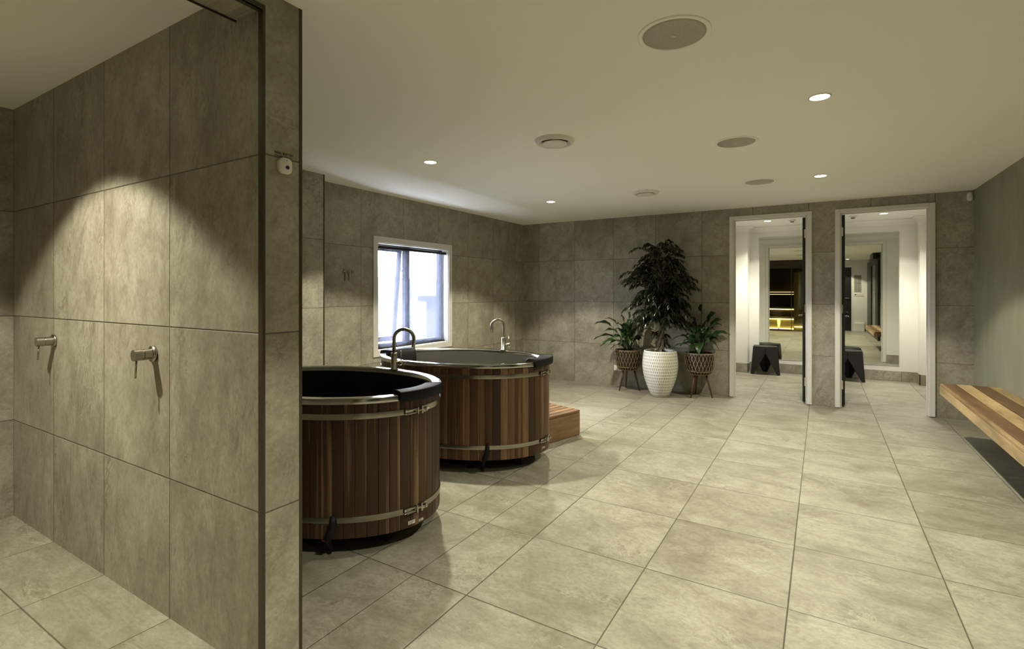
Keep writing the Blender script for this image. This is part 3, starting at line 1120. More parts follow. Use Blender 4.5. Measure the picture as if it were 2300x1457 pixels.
    # maker's labels: small white plates, print too small to read
    for (q, z, w_, h_) in labels:
        p = en(a, b, q, 0.0012, z)
        nrm = (en(a, b, q, 1, 0) - en(a, b, q, 0, 0)).normalized()
        m_ = Matrix.Translation(p) @ Matrix.Rotation(atan2(nrm.y, nrm.x), 4, 'Z')
        bm = bmesh.new()
        box(bm, 0, 0.001, -w_ / 2, w_ / 2, -h_ / 2, h_ / 2)
        bm.transform(m_)
        lab = obj('rating_plate', bm, M_PLASTIC, t)
        bm = bmesh.new()
        for k, zz in enumerate((0.28, 0.0, -0.28)):
            box(bm, 0.001, 0.0014, -w_ * .4, w_ * (0.38 - .12 * k), zz * h_ - h_ * .06, zz * h_ + h_ * .06)
        bm.transform(m_)
        obj('printed_lines', bm, M_INK, lab)
    # drain hose hanging over the lower hoop
    bm = bmesh.new()
    pts = []
    for (dt, off, z) in ((0.0, 0.006, 0.215), (0.0, 0.012, 0.190), (0.0, 0.012, 0.165), (-0.010, 0.014, 0.140), (-0.024, 0.018, 0.120), (-0.036, 0.012, 0.100), (-0.044, -0.020, 0.075), (-0.050, -0.05, 0.035), (-0.056, -0.05, 0.012)):
        pts.append(en(a, b, drain_t + dt, off, z))
    rr = tube(bm, pts, [0.013, 0.016, 0.018, 0.020, 0.020, 0.015, 0.012, 0.011, 0.010], 10)
    obj('drain_hose', bm, M_BLACK, t, True)
    bm = bmesh.new()
    p = en(a, b, drain_t - 0.058, 0.024, 0.103)
    box(bm, p.x - .008, p.x + .006, p.y - .002, p.y + .002, p.z - .002, p.z + .003)
    obj('hose_clip', bm, M_RED, t)
    return t


def pillow(parent_tub, t0, t1, label, bulge=0.0):
    """foam headrest hooked over the rim between two ellipse angles"""
    a, b = TA_, TB_
    T_ = empty('headrest', parent_tub.location, parent_tub.rotation_euler[2])
    tag(T_, label, 'headrest', 'black foam tub headrests')
    n = 22
    ths = [t0 + (t1 - t0) * i / n for i in range(n + 1)]
    prof = [(0.014, 0.750), (0.018, 0.7475), (0.028, 0.750), (0.031, 0.758), (0.030, 0.794), (0.025, 0.802), (0.012, 0.804), (-0.045, 0.804), (-0.066, 0.800), (-0.082, 0.788),
            (-0.092, 0.765), (-0.106, 0.690), (-0.104, 0.640), (-0.092, 0.628), (-0.072, 0.634), (-0.060, 0.660), (-0.053, 0.700), (-0.050, 0.787), (0.014, 0.7875)]
    bm = bmesh.new()
    rings = esweep(bm, a, b, ths, prof + [prof[0]], closed=False)
    for r_ in (rings[0], rings[-1]):
        bmesh.ops.remove_doubles(bm, verts=[v for v in r_ if v.is_valid], dist=1e-6)
    bmesh.ops.remove_doubles(bm, verts=bm.verts, dist=1e-6)
    es = [e for e in bm.edges if len(e.link_faces) == 1]
    bmesh.ops.holes_fill(bm, edges=es, sides=0)
    bmesh.ops.recalc_face_normals(bm, faces=bm.faces)
    o = obj('foam_pad', bm, M_BLACK, T_)
    bevel(smooth_angle(o, 50), 0.003, 2)
    # stitched piping down each end
    for th_ in (ths[0], ths[-1]):
        bm = bmesh.new()
        tube(bm, [en(a, b, th_, o_ + (0.001 if o_ > 0 else -.001), z_ + .0005) for o_, z_ in prof[2:12]], 0.0022, 6)
        obj('piping', bm, M_BLKSH, T_, True)
    return T_


tubA = tub(-2.527, 3.294, 0.150, 'oval cedar tub with brushed steel interior under the window, further from the camera', M_TUBIN, (radians(355), radians(355.5)),
           [(radians(352.5), 0.132, 0.034, 0.012)], radians(305), 12, 'steel_interior', 0.9)
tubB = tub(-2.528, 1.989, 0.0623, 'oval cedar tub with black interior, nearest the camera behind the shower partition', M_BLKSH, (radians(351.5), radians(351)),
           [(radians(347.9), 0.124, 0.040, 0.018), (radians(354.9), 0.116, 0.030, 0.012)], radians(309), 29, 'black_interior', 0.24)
pillow(tubB, radians(-20), radians(14), 'black foam headrest hooked on the right end of the nearer tub')
pillow(tubA, radians(-20), radians(20), 'black foam headrest on the door side end of the steel lined tub')
pillow(tubA, radians(153), radians(192), 'black foam headrest on the window side end of the steel lined tub')


def tap(x, y, rz, lever_rz, label, R=0.056):
    t = empty('gooseneck_tap', (x, y, 0.786), rz)
    tag(t, label, 'tap', 'gooseneck tub taps')
    bm = bmesh.new()
    lathe(bm, [(0.0, 0.0), (0.027, 0.0), (0.027, 0.006), (0.0205, 0.008), (0.0205, 0.108), (0.019, 0.112), (0.012, 0.113)], 28)
    obj('body', bm, M_NICKEL, t, True)
    bm = bmesh.new()
    zt = 0.270 - R
    pts = [(0, 0, 0.10), (0, 0, 0.16), (0, 0, zt)]
    for i in range(1, 17):
        a_ = pi - (pi * 1.06) * i / 16
        pts.append((R + R * cos(a_), 0, zt + R * sin(a_)))
    last = Vector(pts[-1])
    pts.append(tuple(last + Vector((-0.004, 0, -0.040))))
    tube(bm, pts, 0.0115, 16)
    obj('spout', bm, M_NICKEL, t, True)
    side = empty('mixer_valve')
    side.parent = t
    side.location = (0, 0, 0.045)
    side.rotation_euler = (0, 0, lever_rz)
    bm = bmesh.new()
    tube(bm, [(0.018, 0, 0), (0.030, 0, 0)], 0.012, 16)
    tube(bm, [(0.030, 0, 0), (0.058, 0, 0)], 0.0165, 20)
    obj('valve_body', bm, M_CHROME, side, True)
    bm = bmesh.new()
    tube(bm, [(0.046, 0, 0.012), (0.046, 0, 0.075)], 0.0035, 10)
    tube(bm, [(0.046, 0, 0.075), (0.046, 0, 0.079)], 0.0055, 10)
    obj('lever', bm, M_CHROME, side, True)
    return t


ANG_R = YAW  # direction pointing to the right of the picture
tap(-2.455, 2.448, ANG_R - 0.05, 0.05, 'gooseneck tap standing on the rim of the nearer black lined tub', 0.067)
tap(-2.432, 3.758, ANG_R + pi + 0.25, -pi - 0.3, 'gooseneck tap standing on the far rim of the steel lined tub')

# ------------------------------------------------------------------ slatted step
st_ = empty('tub_step', (-1.899, 4.210, 0), radians(-16.5) + pi)
# local frame: -y' runs back along the tub side, +x' away from the visible face
st_.rotation_euler = (0, 0, radians(-16.5))
tag(st_, 'low cedar box step with slatted top behind the steel lined tub', 'step')
L_, W_, HZ = 0.50, 0.425, 0.227
bm = bmesh.new()
lay = bm.faces.layers.float.new('tone')
random.seed(8)
for k in range(6):
    x1 = -k * 0.0725
    tn = random.uniform(.2, .9)
    for f in box(bm, x1 - 0.062, x1, -L_, 0, HZ - 0.020, HZ): f[lay] = tn
bevel(obj('slatted_top', bm, M_STEP, st_), 0.002)
bm = bmesh.new()
lay = bm.faces.layers.float.new('tone')
for f in box(bm, -0.018, 0, -L_, 0, 0.004, HZ - 0.024): f[lay] = 0.55
for f in box(bm, -W_, -W_ + 0.018, -L_, 0, 0.004, HZ - 0.024): f[lay] = 0.5
for f in box(bm, -W_ + .018, -0.018, -0.018, 0, 0.004, HZ - 0.024): f[lay] = 0.45
for f in box(bm, -W_ + .018, -0.018, -L_, -L_ + .018, 0.004, HZ - 0.024): f[lay] = 0.4
for yy in (-0.18, -0.34):
    for f in box(bm, -W_ + .018, -0.018, yy, yy + .02, 0.10, HZ - 0.024): f[lay] = 0.3
bevel(obj('box_frame', bm, M_STEP, st_), 0.002)

# ------------------------------------------------------------------ bench
bn = empty('wall_bench', (XR, 4.6, 0))
tag(bn, 'floating bench of mixed dark and light timber boards on the olive wall', 'bench')
BY0, BY1 = 3.42 - 4.6, 5.765 - 4.6
bm = bmesh.new()
lay = bm.faces.layers.float.new('tone')
for (xa, xb, tn) in ((-0.386, -0.296, 0.14), (-0.2945, -0.196, 0.95), (-0.187, -0.082, 0.05), (-0.0805, -0.004, 0.70)):
    for f in box(bm, xa, xb, BY0, BY1, 0.452, 0.487): f[lay] = tn
bevel(obj('seat_boards', bm, M_BENCH, bn), 0.0025)
bm = bmesh.new()
lay = bm.faces.layers.float.new('tone')
for f in box(bm, -0.409, -0.3865, BY0, BY1, 0.462, 0.484): f[lay] = 0.45
for f in box(bm, -0.412, -0.3865, BY0, BY1, 0.392, 0.4605): f[lay] = 0.82
for f in box(bm, -0.3865, -0.004, BY1 - 0.025, BY1, 0.392, 0.4515): f[lay] = 0.2
bevel(obj('apron', bm, M_BENCH, bn), 0.003)
for yy in (BY0 + .25, 0, BY1 - .30):
    bm = bmesh.new()
    box(bm, -0.36, -0.0005, yy, yy + 0.04, 0.412, 0.4515)
    box(bm, -0.012, -0.0005, yy, yy + 0.04, 0.26, 0.412)
    obj('bracket', bm, M_BLACKT, bn)

# ------------------------------------------------------------------ wall fittings
def mixer(x, label):
    t = empty('shower_mixer', (x, YS, 1.050))
    tag(t, label, 'shower mixer', 'wall mounted shower mixers')
    bm = bmesh.new()
    tube(bm, [(0, 0, 0), (0, -0.010, 0)], 0.033, 32)
    obj('wall_plate', bm, M_NICKEL, t, True)
    bm = bmesh.new()
    tube(bm, [(0, -0.008, 0), (0, -0.040, 0)], 0.0225, 28)
    smooth_angle(obj('body', bm, M_NICKEL, t), 40)
    bm = bmesh.new()
    tube(bm, [(0, -0.038, 0), (0, -0.044, 0)], 0.0195, 28)
    tube(bm, [(0, -0.043, 0), (0, -0.074, 0)], 0.0228, 28)
    k_ = smooth_angle(obj('knob', bm, M_NICKEL, t), 40)
    bm = bmesh.new()
    tube(bm, [(0, -0.062, -0.020), (0, -0.066, -0.092)], 0.0036, 10)
    obj('lever', bm, M_NICKEL, k_, True)
    return t


mixer(-3.438, 'brushed nickel shower mixer further from the camera, near the shower corner')
mixer(-2.374, 'brushed nickel shower mixer nearer the camera, nearer the partition edge')

pb = empty('panic_button', (XE, 1.0855, 1.744))
tag(pb, 'small white wall call button with a dark centre below its lettering', 'button')
bm = bmesh.new()
n = 32
prof = []
for i in range(n):
    a_ = 2 * pi * i / n
    r_ = 0.0235 / (abs(cos(a_)) ** 3.2 + abs(sin(a_)) ** 3.2) ** (1 / 3.2)
    prof.append((r_ * cos(a_), r_ * 1.18 * sin(a_)))
r0_ = [bm.verts.new((0.003, p[0], p[1])) for p in prof]
r1_ = [bm.verts.new((0.0155, p[0], p[1])) for p in prof]
r2_ = [bm.verts.new((0.0185, p[0] * .86, p[1] * .86)) for p in prof]
for A, B in ((r0_, r1_), (r1_, r2_)):
    for i in range(n): bm.faces.new((A[i], A[(i + 1) % n], B[(i + 1) % n], B[i]))
bm.faces.new(r2_)
bm.faces.new(list(reversed(r0_)))
obj('housing', bm, M_WHITE, pb, True)
obj('mounting_base', boxes((0, 0.010, -0.024, -0.002, -0.016, 0.016)), M_PLASTIC, pb)
bm = bmesh.new()
tube(bm, [(0.018, 0.004, -0.005), (0.0205, 0.004, -0.005)], 0.0068, 20)
obj('push_button', bm, plain('dark_violet_plastic', (0.012, 0.008, 0.035), 0.3), pb, True)
bm = bmesh.new()
for yy, zz in ((0.0015, 0.0185),): tube(bm, [(0.018, yy, zz), (0.0193, yy, zz)], 0.0016, 10)
obj('microphone_hole', bm, M_INK, pb)

lt = empty('panic_button_lettering', (XE + 0.0004, 1.0875, 1.784))
tag(lt, 'small black lettering PANIC BUTTON ONLY USE IN EMERGENCY on the tile', 'lettering')
for s_, sz, dz, bd in (('PANIC BUTTON', 0.0112, 0.004, 0.00012), ('ONLY USE IN EMERGENCY', 0.0056, -0.0062, 0.0)):
    o = text_obj('text_line', s_, sz, M_INK, lt, 0.0002, 'CENTER', bd)
    o.rotation_euler = (pi / 2, 0, pi / 2)
    o.location = (0, 0, dz)
    w_ = o.dimensions.x
    target = 0.070 if sz > 0.01 else 0.068
    o.scale = (target / max(w_, 1e-4), 1, 1)

tn = empty('temperature_sign', (XW + 0.0, 3.335, 1.462))
tag(tn, 'raised stone coloured numerals 11 degrees on the tiled window wall', 'sign')
M_SIGN = plain('stone_coloured_sign', (0.30, 0.275, 0.21), 0.5, var=0.05, scale=20)


def numeral(y0, name='numeral'):
    bm = bmesh.new()
    y = y0
    pts = [(y - 0.006, -0.052), (y + 0.008, -0.052), (y + 0.008, 0.052), (y - 0.003, 0.052), (y - 0.028, 0.038), (y - 0.028, 0.024), (y - 0.006, 0.036)]
    f = [bm.verts.new((0.002, a_, b_)) for a_, b_ in pts]
    g2 = [bm.verts.new((0.014, a_, b_)) for a_, b_ in pts]
    bm.faces.new(g2)
    bm.faces.new(list(reversed(f)))
    for i in range(len(pts)): bm.faces.new((f[i], f[(i + 1) % len(pts)], g2[(i + 1) % len(pts)], g2[i]))
    bmesh.ops.recalc_face_normals(bm, faces=bm.faces)
    return obj(name, bm, M_SIGN, tn)


numeral(-0.034)
numeral(0.012)
bm = bmesh.new()
ring = []
for i in range(24):
    a_ = 2 * pi * i / 24
    ring.append([bm.verts.new((xx, 0.052 + rr_ * cos(a_), 0.034 + rr_ * sin(a_))) for xx, rr_ in ((0.002, 0.0155), (0.014, 0.0155), (0.014, 0.0075), (0.002, 0.0075))])
for i in range(24):
    A, B = ring[i], ring[(i + 1) % 24]
    for k in range(4): bm.faces.new((A[k], B[k], B[(k + 1) % 4], A[(k + 1) % 4]))
bmesh.ops.recalc_face_normals(bm, faces=bm.faces)
obj('degree_ring', bm, M_SIGN, tn)

ms = empty('motion_sensor', (1.284, YB, 2.262))
tag(ms, 'small white motion sensor high in the corner beside the right cubicle door', 'sensor')
bm = bmesh.new()
for k, (z, w_, d_) in enumerate(((-0.044, 0.012, 0.020), (-0.040, 0.020, 0.032), (-0.025, 0.0245, 0.042), (0.02, 0.0245, 0.040), (0.036, 0.020, 0.032), (0.040, 0.010, 0.02))):
    r_ = [bm.verts.new((w_ * cos(pi * i / 12), -d_ * sin(pi * i / 12), z)) for i in range(13)]
    if k:
        for i in range(12): bm.faces.new((pr[i], pr[i + 1], r_[i + 1], r_[i]))
        bm.faces.new((pr[12], pr[0], r_[0], r_[12]))
    else: bm.faces.new(list(reversed(r_)))
    pr = r_
bm.faces.new(pr)
bmesh.ops.recalc_face_normals(bm, faces=bm.faces)
obj('housing', bm, M_WHITE, ms, True)
obj('lens', boxes((-0.014, 0.014, -0.0425, -0.036, -0.024, 0.0)), M_PLASTIC, ms)

po = empty('power_outlet', (-2.432, YB, 0.245))
tag(po, 'white wall power outlet low on the tiles behind the left planter', 'outlet')
bevel(obj('cover_plate', boxes((-0.058, 0.058, -0.009, 0, -0.036, 0.036)), M_WHITE, po), 0.003)
for xx in (-0.0285, 0.0285):
    obj('socket', boxes((xx - .0075, xx - .0045, -0.0095, -0.009, -0.012, 0.0), (xx + .0045, xx + .0075, -0.0095, -0.009, -0.012, 0.0)), M_INK, po)

# ------------------------------------------------------------------ ceiling fittings
for k, (x, y, lb) in enumerate(((-0.504, 2.018, 'largest round ceiling speaker with perforated grille, nearest the camera'),
                                (-0.505, 3.700, 'middle one of the three round grille ceiling speakers in line'),
                                (-0.500, 5.150, 'farthest of the three round ceiling speakers, nearest the doors'))):
    t = empty('ceiling_speaker', (x, y, CE))
    tag(t, lb, 'speaker', 'round ceiling speakers')
    bm = bmesh.new()
    lathe(bm, [(0.141, 0.0), (0.141, -0.003), (0.136, -0.005), (0.122, -0.004), (0.121, -0.001)], 64)
    obj('bezel', bm, M_CEIL, t, True)
    bm = bmesh.new()
    lathe(bm, [(0.1215, -0.001), (0.121, -0.0035), (0.110, -0.006), (0.0, -0.009)], 64)
    g_ = obj('grille', bm, M_GRILLE, t, True)
    o = text_obj('emblem', 'JBL', 0.013, M_WHITE, g_, 0.0004, 'CENTER', 0.0004)
    o.rotation_euler = (pi, 0, radians(40))
    o.location = (0, 0, -0.0098)

for x, y, lb in ((-1.551, 3.030, 'round white ceiling air vent nearer the camera, left of the speakers'),
                 (-1.556, 5.085, 'round white ceiling air vent nearer the back wall')):
    t = empty('air_vent', (x, y, CE))
    tag(t, lb, 'vent', 'round ceiling air vents')
    bm = bmesh.new()
    lathe(bm, [(0.136, 0.0), (0.134, -0.004), (0.122, -0.022), (0.116, -0.026), (0.108, -0.024), (0.094, -0.004), (0.092, 0.0)], 64)
    obj('outer_ring', bm, M_WHITE, t, True)
    bm = bmesh.new()
    lathe(bm, [(0.092, -0.001), (0.03, -0.001)], 48)
    obj('dark_throat', bm, M_BLKSH, t)
    bm = bmesh.new()
    lathe(bm, [(0.010, -0.001), (0.012, -0.016), (0.070, -0.017), (0.085, -0.022), (0.086, -0.026), (0.078, -0.030), (0.0, -0.032)], 56)
    obj('centre_disc', bm, M_WHITE, t, True)

# ------------------------------------------------------------------ plants
RV = Vector((cos(YAW), sin(YAW), 0))     # picture right
FV = Vector((sin(YAW), -cos(YAW), 0))    # towards the camera side of the room


def leaf_blade(bm, base, mid, tip, width, fold=0.25, droop=0.0, side=None, n=7):
    """lance-shaped blade along a quadratic curve, slightly folded along its midrib"""
    base, mid, tip = Vector(base), Vector(mid), Vector(tip)
    pts = []
    for i in range(n + 1):
        s_ = i / n
        p = base * (1 - s_) ** 2 + mid * 2 * s_ * (1 - s_) + tip * s_ ** 2
        pts.append(p)
    prev = None
    for i, p in enumerate(pts):
        tdir = (pts[min(n, i + 1)] - pts[max(0, i - 1)]).normalized()
        if side is None: sd = tdir.cross(Vector((0, 0, 1)))
        else: sd = Vector(side) - tdir * Vector(side).dot(tdir)
        if sd.length < 1e-3: sd = tdir.orthogonal()
        sd.normalize()
        up = sd.cross(tdir).normalized()
        s_ = i / n
        w = width * (sin(pi * min(1, s_ ** 0.75)) ** 0.8) * 0.5 if 0 < i < n else 0.0006
        wob = 0.0
        cur = (bm.verts.new(p - sd * w + up * w * fold), bm.verts.new(p), bm.verts.new(p + sd * w + up * w * fold))
        if prev:
            bm.faces.new((prev[0], prev[1], cur[1], cur[0]))
            bm.faces.new((prev[1], prev[2], cur[2], cur[1]))
        prev = cur


def planter_stand(x, y, ztop, rz, label, seed, tips, rad):
    random.seed(seed)
    t = empty('potted_peace_lily', (x, y, 0), 0)
    tag(t, label, 'potted plant', 'peace lilies in lattice basket stands')
    zb = ztop - 0.262
    # inner pot
    bm = bmesh.new()
    R = rad
    lathe(bm, [(0.0, zb + .012), (R * .72, zb + .012), (R * .90, zb + .05), (R * .965, zb + .11), (R * .96, ztop - .02), (R * .94, ztop - .008), (R * .90, ztop - .012), (R * .89, ztop - .035)], 40)
    obj('inner_pot', bm, M_DARKPOT, t, True)
    bm = bmesh.new()
    lathe(bm, [(R * .885, ztop - .032), (0.0, ztop - .026)], 32)
    obj('soil', bm, M_SOIL, t)

    # lattice of crossing cane strips following the basket profile
    def prof(s_):  # s 0 top..1 bottom
        z = ztop - 0.262 * s_
        if s_ < 0.62: r_ = R * (1.0 + 0.03 * sin(pi * s_ / 0.62))
        else:
            q = (s_ - 0.62) / 0.38
            r_ = R * (1.0 - 0.30 * q ** 2.0)
        return r_, z
    bm = bmesh.new()
    K = 25
    for dirn in (1, -1):
        for k in range(K):
            a0 = 2 * pi * k / K
            pts = []
            for i in range(15):
                s_ = i / 14
                r_, z = prof(s_)
                a_ = a0 + dirn * s_ * 0.54
                pts.append((r_ * cos(a_), r_ * sin(a_), z))
            tube(bm, pts, 0.0024, 5)
    obj('cane_lattice', bm, M_CANE, t, True)
    for s_, rr in ((0.0, 0.004), (0.035, 0.003), (0.84, 0.003), (1.0, 0.0035)):
        bm = bmesh.new()
        r_, z = prof(s_)
        n_ = 48
        pts = [(r_ * cos(2 * pi * i / n_), r_ * sin(2 * pi * i / n_), z) for i in range(n_ + 1)]
        tube(bm, pts, rr, 6, cap=False)
        obj('cane_hoop', bm, M_CANE, t, True)
    bm = bmesh.new()
    lathe(bm, [(0.0, zb - .004), (R * .66, zb - .004), (R * .66, zb + .010), (0, zb + .010)], 32)
    obj('base_board', bm, M_STAND, t)
    # three splayed tapering legs
    for k in range(3):
        a_ = rz + 2 * pi * k / 3
        bm = bmesh.new()
        p0 = Vector((0.080 * cos(a_), 0.080 * sin(a_), zb + 0.002))
        p1 = Vector((0.152 * cos(a_), 0.152 * sin(a_), 0.002))
        tube(bm, [p0, p0.lerp(p1, 0.5), p1], [0.0125, 0.011, 0.0075], 12)
        obj('leg', bm, M_STAND, t, True)
    # foliage
    bm = bmesh.new()
    bs = bmesh.new()
    zs = ztop - 0.028

    def one(tip, width, arch, blade):
        tip = Vector(tip)
        hd = Vector((tip.x, tip.y, 0))
        root = hd.normalized() * random.uniform(0.01, 0.05) if hd.length > 1e-3 else Vector((0, 0, 0))
        root.z = zs
        ctrl = Vector((tip.x * 0.42, tip.y * 0.42, max(tip.z, zs + .05) + arch))
        P = [root * (1 - s_) ** 2 + ctrl * 2 * s_ * (1 - s_) + tip * s_ ** 2 for s_ in [i / 20 for i in range(21)]]
        i0 = max(3, int(20 * (1 - blade)))
        tube(bs, P[:i0 + 1:2] + [P[i0]] if i0 % 2 else P[:i0 + 1:2], 0.0028, 6)
        # blade follows the rest of the curve
        seg = P[i0:]
        prev = None
        n_ = len(seg) - 1
        for i, p in enumerate(seg):
            td = (seg[min(n_, i + 1)] - seg[max(0, i - 1)]).normalized()
            sd = td.cross(Vector((0, 0, 1)))
            if sd.length < 0.05: sd = Vector((-hd.y, hd.x, 0)) if hd.length > 1e-3 else Vector((1, 0, 0))
            sd.normalize()
            sd = (sd + Vector((0, 0, 1)) * twist).normalized()
            up = sd.cross(td).normalized()
            s_ = i / n_
            w = width * 0.72 * (sin(pi * s_ ** 0.72) ** 0.70) if 0 < i < n_ else 0.0005
            rip = 0.006 * sin(s_ * 14 + ph)
            cur = (bm.verts.new(p - sd * w + up * (w * .28 + rip)), bm.verts.new(p - sd * w * .45 + up * w * .16), bm.verts.new(p),
                   bm.verts.new(p + sd * w * .45 + up * w * .16), bm.verts.new(p + sd * w + up * (w * .28 - rip)))
            if prev:
                for q in range(4): bm.faces.new((prev[q], prev[q + 1], cur[q + 1], cur[q]))
            prev = cur

    for (u, v, z, width, arch) in tips:
        ph = random.uniform(0, 6)
        twist = random.uniform(-.5, .5)
        L = math.hypot(u, v)
        one(RV * u + FV * v + Vector((0, 0, z)), width, arch, min(0.75, 0.19 / max(0.19, math.hypot(L, z - zs)) + 0.12))
    for k in range(16):
        ph = random.uniform(0, 6)
        twist = random.uniform(-.6, .6)
        a_ = random.uniform(0, 2 * pi)
        rr = random.uniform(0.10, 0.26)
        tip = Vector((rr * cos(a_), min(rr * sin(a_), YB - y - 0.03), zs + random.uniform(0.10, 0.40)))
        one(tip, random.uniform(0.045, 0.07), random.uniform(0.05, 0.16), 0.55)
    smooth = obj('foliage', bm, M_LILY, t, True)
    obj('stems', bs, M_STEM, t, True)
    return t


def px_tip(px, py, ox, oy, v):
    """room point: tip offset (u along picture right, v towards the camera) for a plant standing at ox, oy"""
    s_, c_ = sin(YAW), cos(YAW)
    base = Vector((ox, oy, 0)) + FV * v
    dep = -s_ * base.x + c_ * base.y
    r0_ = c_ * base.x + s_ * base.y
    u = (px - CX) / F_PX * dep - r0_
    z = H - (py - CY) / F_PX * dep
    return u, v, z


LX, LY = -2.215, 6.460
tl_ = []
for (px, py, v, w, ar) in ((1336, 727, .02, .075, .10), (1334, 762, .05, .06, .16), (1347, 778, .10, .055, .20), (1366, 776, .12, .05, .16), (1372, 783, .16, .045, .12),
                           (1394, 709, -.02, .06, .02), (1412, 702, .0, .075, .05), (1436, 696, -.02, .055, .03), (1446, 718, .08, .06, .06), (1426, 752, .17, .06, .20),
                           (1395, 760, .18, .055, .20), (1452, 762, .12, .055, .15), (1468, 742, .02, .065, .10), (1404, 728, .10, .07, .06), (1380, 742, .10, .065, .10),
                           (1355, 745, .0, .06, .12), (1440, 740, .12, .06, .10), (1360, 715, .0, .06, .04), (1415, 776, .20, .045, .22), (1385, 728, .06, .07, .06)):
    tl_.append((*px_tip(px, py, LX, LY, v), w, ar))
planter_stand(LX, LY, 0.533, radians(0.6), 'peace lily in a cane lattice basket on wooden legs, left of the white pot', 4, tl_, 0.166)
RX, RY = -1.306, 6.474
tr_ = []
for (px, py, v, w, ar) in ((1577, 684, .0, .085, .0), (1608, 703, .02, .075, .02), (1623, 718, .02, .06, .04), (1640, 752, .05, .06, .12), (1614, 784, .12, .065, .22),
                           (1570, 797, .185, .085, .24), (1547, 768, .12, .075, .14), (1560, 736, .10, .085, .10), (1580, 748, .14, .085, .12), (1502, 738, .0, .05, .12),
                           (1510, 763, .06, .05, .15), (1504, 784, .10, .035, .16), (1600, 752, .12, .08, .14), (1618, 760, .08, .06, .14), (1535, 730, .02, .07, .08),
                           (1592, 772, .18, .07, .18), (1552, 715, -.02, .07, .05), (1530, 775, .14, .06, .18), (1590, 722, .0, .08, .04), (1545, 795, .17, .045, .18)):
    tr_.append((*px_tip(px, py, RX, RY, v), w, ar))
planter_stand(RX, RY, 0.548, radians(0.6), 'peace lily in a cane lattice basket on wooden legs, right of the white pot', 9, tr_, 0.172)

# fig tree in the white dashed pot
PX_, PY_ = -1.745, 6.300
fg = empty('potted_fig_tree', (PX_, PY_, 0))
tag(fg, 'tall dark weeping fig tree in a large white dash patterned pot', 'potted tree')
bm = bmesh.new()
uvl = bm.loops.layers.uv.new('UVMap')
pr_ = [(0.104, 0.0), (0.112, 0.004), (0.135, 0.06), (0.163, 0.13), (0.188, 0.20), (0.206, 0.28), (0.216, 0.36), (0.217, 0.42), (0.211, 0.49), (0.202, 0.54), (0.197, 0.562)]
NN = 64
rows = []
for r_, z in pr_: rows.append([bm.verts.new((r_ * cos(2 * pi * i / NN), r_ * sin(2 * pi * i / NN), z)) for i in range(NN)])
for k in range(len(pr_) - 1):
    for i in range(NN):
        j = (i + 1) % NN
        f = bm.faces.new((rows[k][i], rows[k][j], rows[k + 1][j], rows[k + 1][i]))
        for lp, (uu, vv) in zip(f.loops, ((i / NN, pr_[k][1] / .562), ((i + 1) / NN, pr_[k][1] / .562), ((i + 1) / NN, pr_[k + 1][1] / .562), (i / NN, pr_[k + 1][1] / .562))):
            lp[uvl].uv = (uu, vv)
obj('pot', bm, M_POT, fg, True)
bm = bmesh.new()
lathe(bm, [(0.197, 0.560), (0.196, 0.566), (0.190, 0.568), (0.183, 0.564), (0.183, 0.52)], 64)
obj('pot_rim', bm, plain('cream_ceramic', (0.78, 0.765, 0.68), 0.4), fg, True)
bm = bmesh.new()
lathe(bm, [(0.184, 0.532), (0.0, 0.540)], 32)
obj('soil', bm, M_SOIL, fg)
# braided trunk
bm = bmesh.new()
for k in range(3):
    pts = []
    for i in range(34):
        s_ = i / 33
        z = 0.52 + s_ * 0.86
        rr = 0.026 * (1 - s_ * 0.5) + 0.020 * max(0, 0.12 - s_) / 0.12
        a_ = 2 * pi * k / 3 + s_ * 11.0
        pts.append((0.02 * sin(s_ * 3) + rr * cos(a_), rr * sin(a_), z))
    tube(bm, pts, [0.019 * (1 - .45 * i / 33) for i in range(34)], 10)
for k in range(5):
    a_ = k * 1.3
    tube(bm, [(0.02 * cos(a_), 0.02 * sin(a_), 0.60), (0.055 * cos(a_), 0.055 * sin(a_), 0.565), (0.095 * cos(a_), 0.095 * sin(a_), 0.534)], [0.014, 0.011, 0.006], 8)
obj('trunk', bm, M_BARK, fg, True)

random.seed(77)
# crown half-width against height
CR = [(0.78, 0.22), (0.88, 0.32), (1.00, 0.36), (1.10, 0.37), (1.22, 0.38), (1.32, 0.42), (1.42, 0.46), (1.50, 0.43), (1.60, 0.34), (1.70, 0.33), (1.80, 0.28), (1.88, 0.18), (1.94, 0.05)]


def crown(z):
    for (a_, ra), (b_, rb) in zip(CR, CR[1:]):
        if a_ <= z <= b_: return ra + (rb - ra) * (z - a_) / (b_ - a_)
    return 0.05


bl = bmesh.new()
bt = bmesh.new()


def ficus_leaf(p, d, ln, w):
    d = d.normalized()
    sd = d.cross(Vector((random.uniform(-.4, .4), random.uniform(-.4, .4), 1)))
    if sd.length < 1e-3: sd = d.orthogonal()
    sd.normalize()
    up = sd.cross(d)
    tip = p + d * ln + Vector((0, 0, -ln * 0.18))
    a = bl.verts.new(p)
    m1, m2 = p + d * ln * .34, p + d * ln * .68 + Vector((0, 0, -ln * .05))
    l1, r1 = bl.verts.new(m1 - sd * w * .5 + up * w * .18), bl.verts.new(m1 + sd * w * .5 + up * w * .18)
    l2, r2 = bl.verts.new(m2 - sd * w * .36 + up * w * .12), bl.verts.new(m2 + sd * w * .36 + up * w * .12)
    c1, c2 = bl.verts.new(m1), bl.verts.new(m2)
    e = bl.verts.new(tip)
    bl.faces.new((a, c1, l1))
    bl.faces.new((a, r1, c1))
    bl.faces.new((l1, c1, c2, l2))
    bl.faces.new((c1, r1, r2, c2))
    bl.faces.new((l2, c2, e))
    bl.faces.new((c2, r2, e))


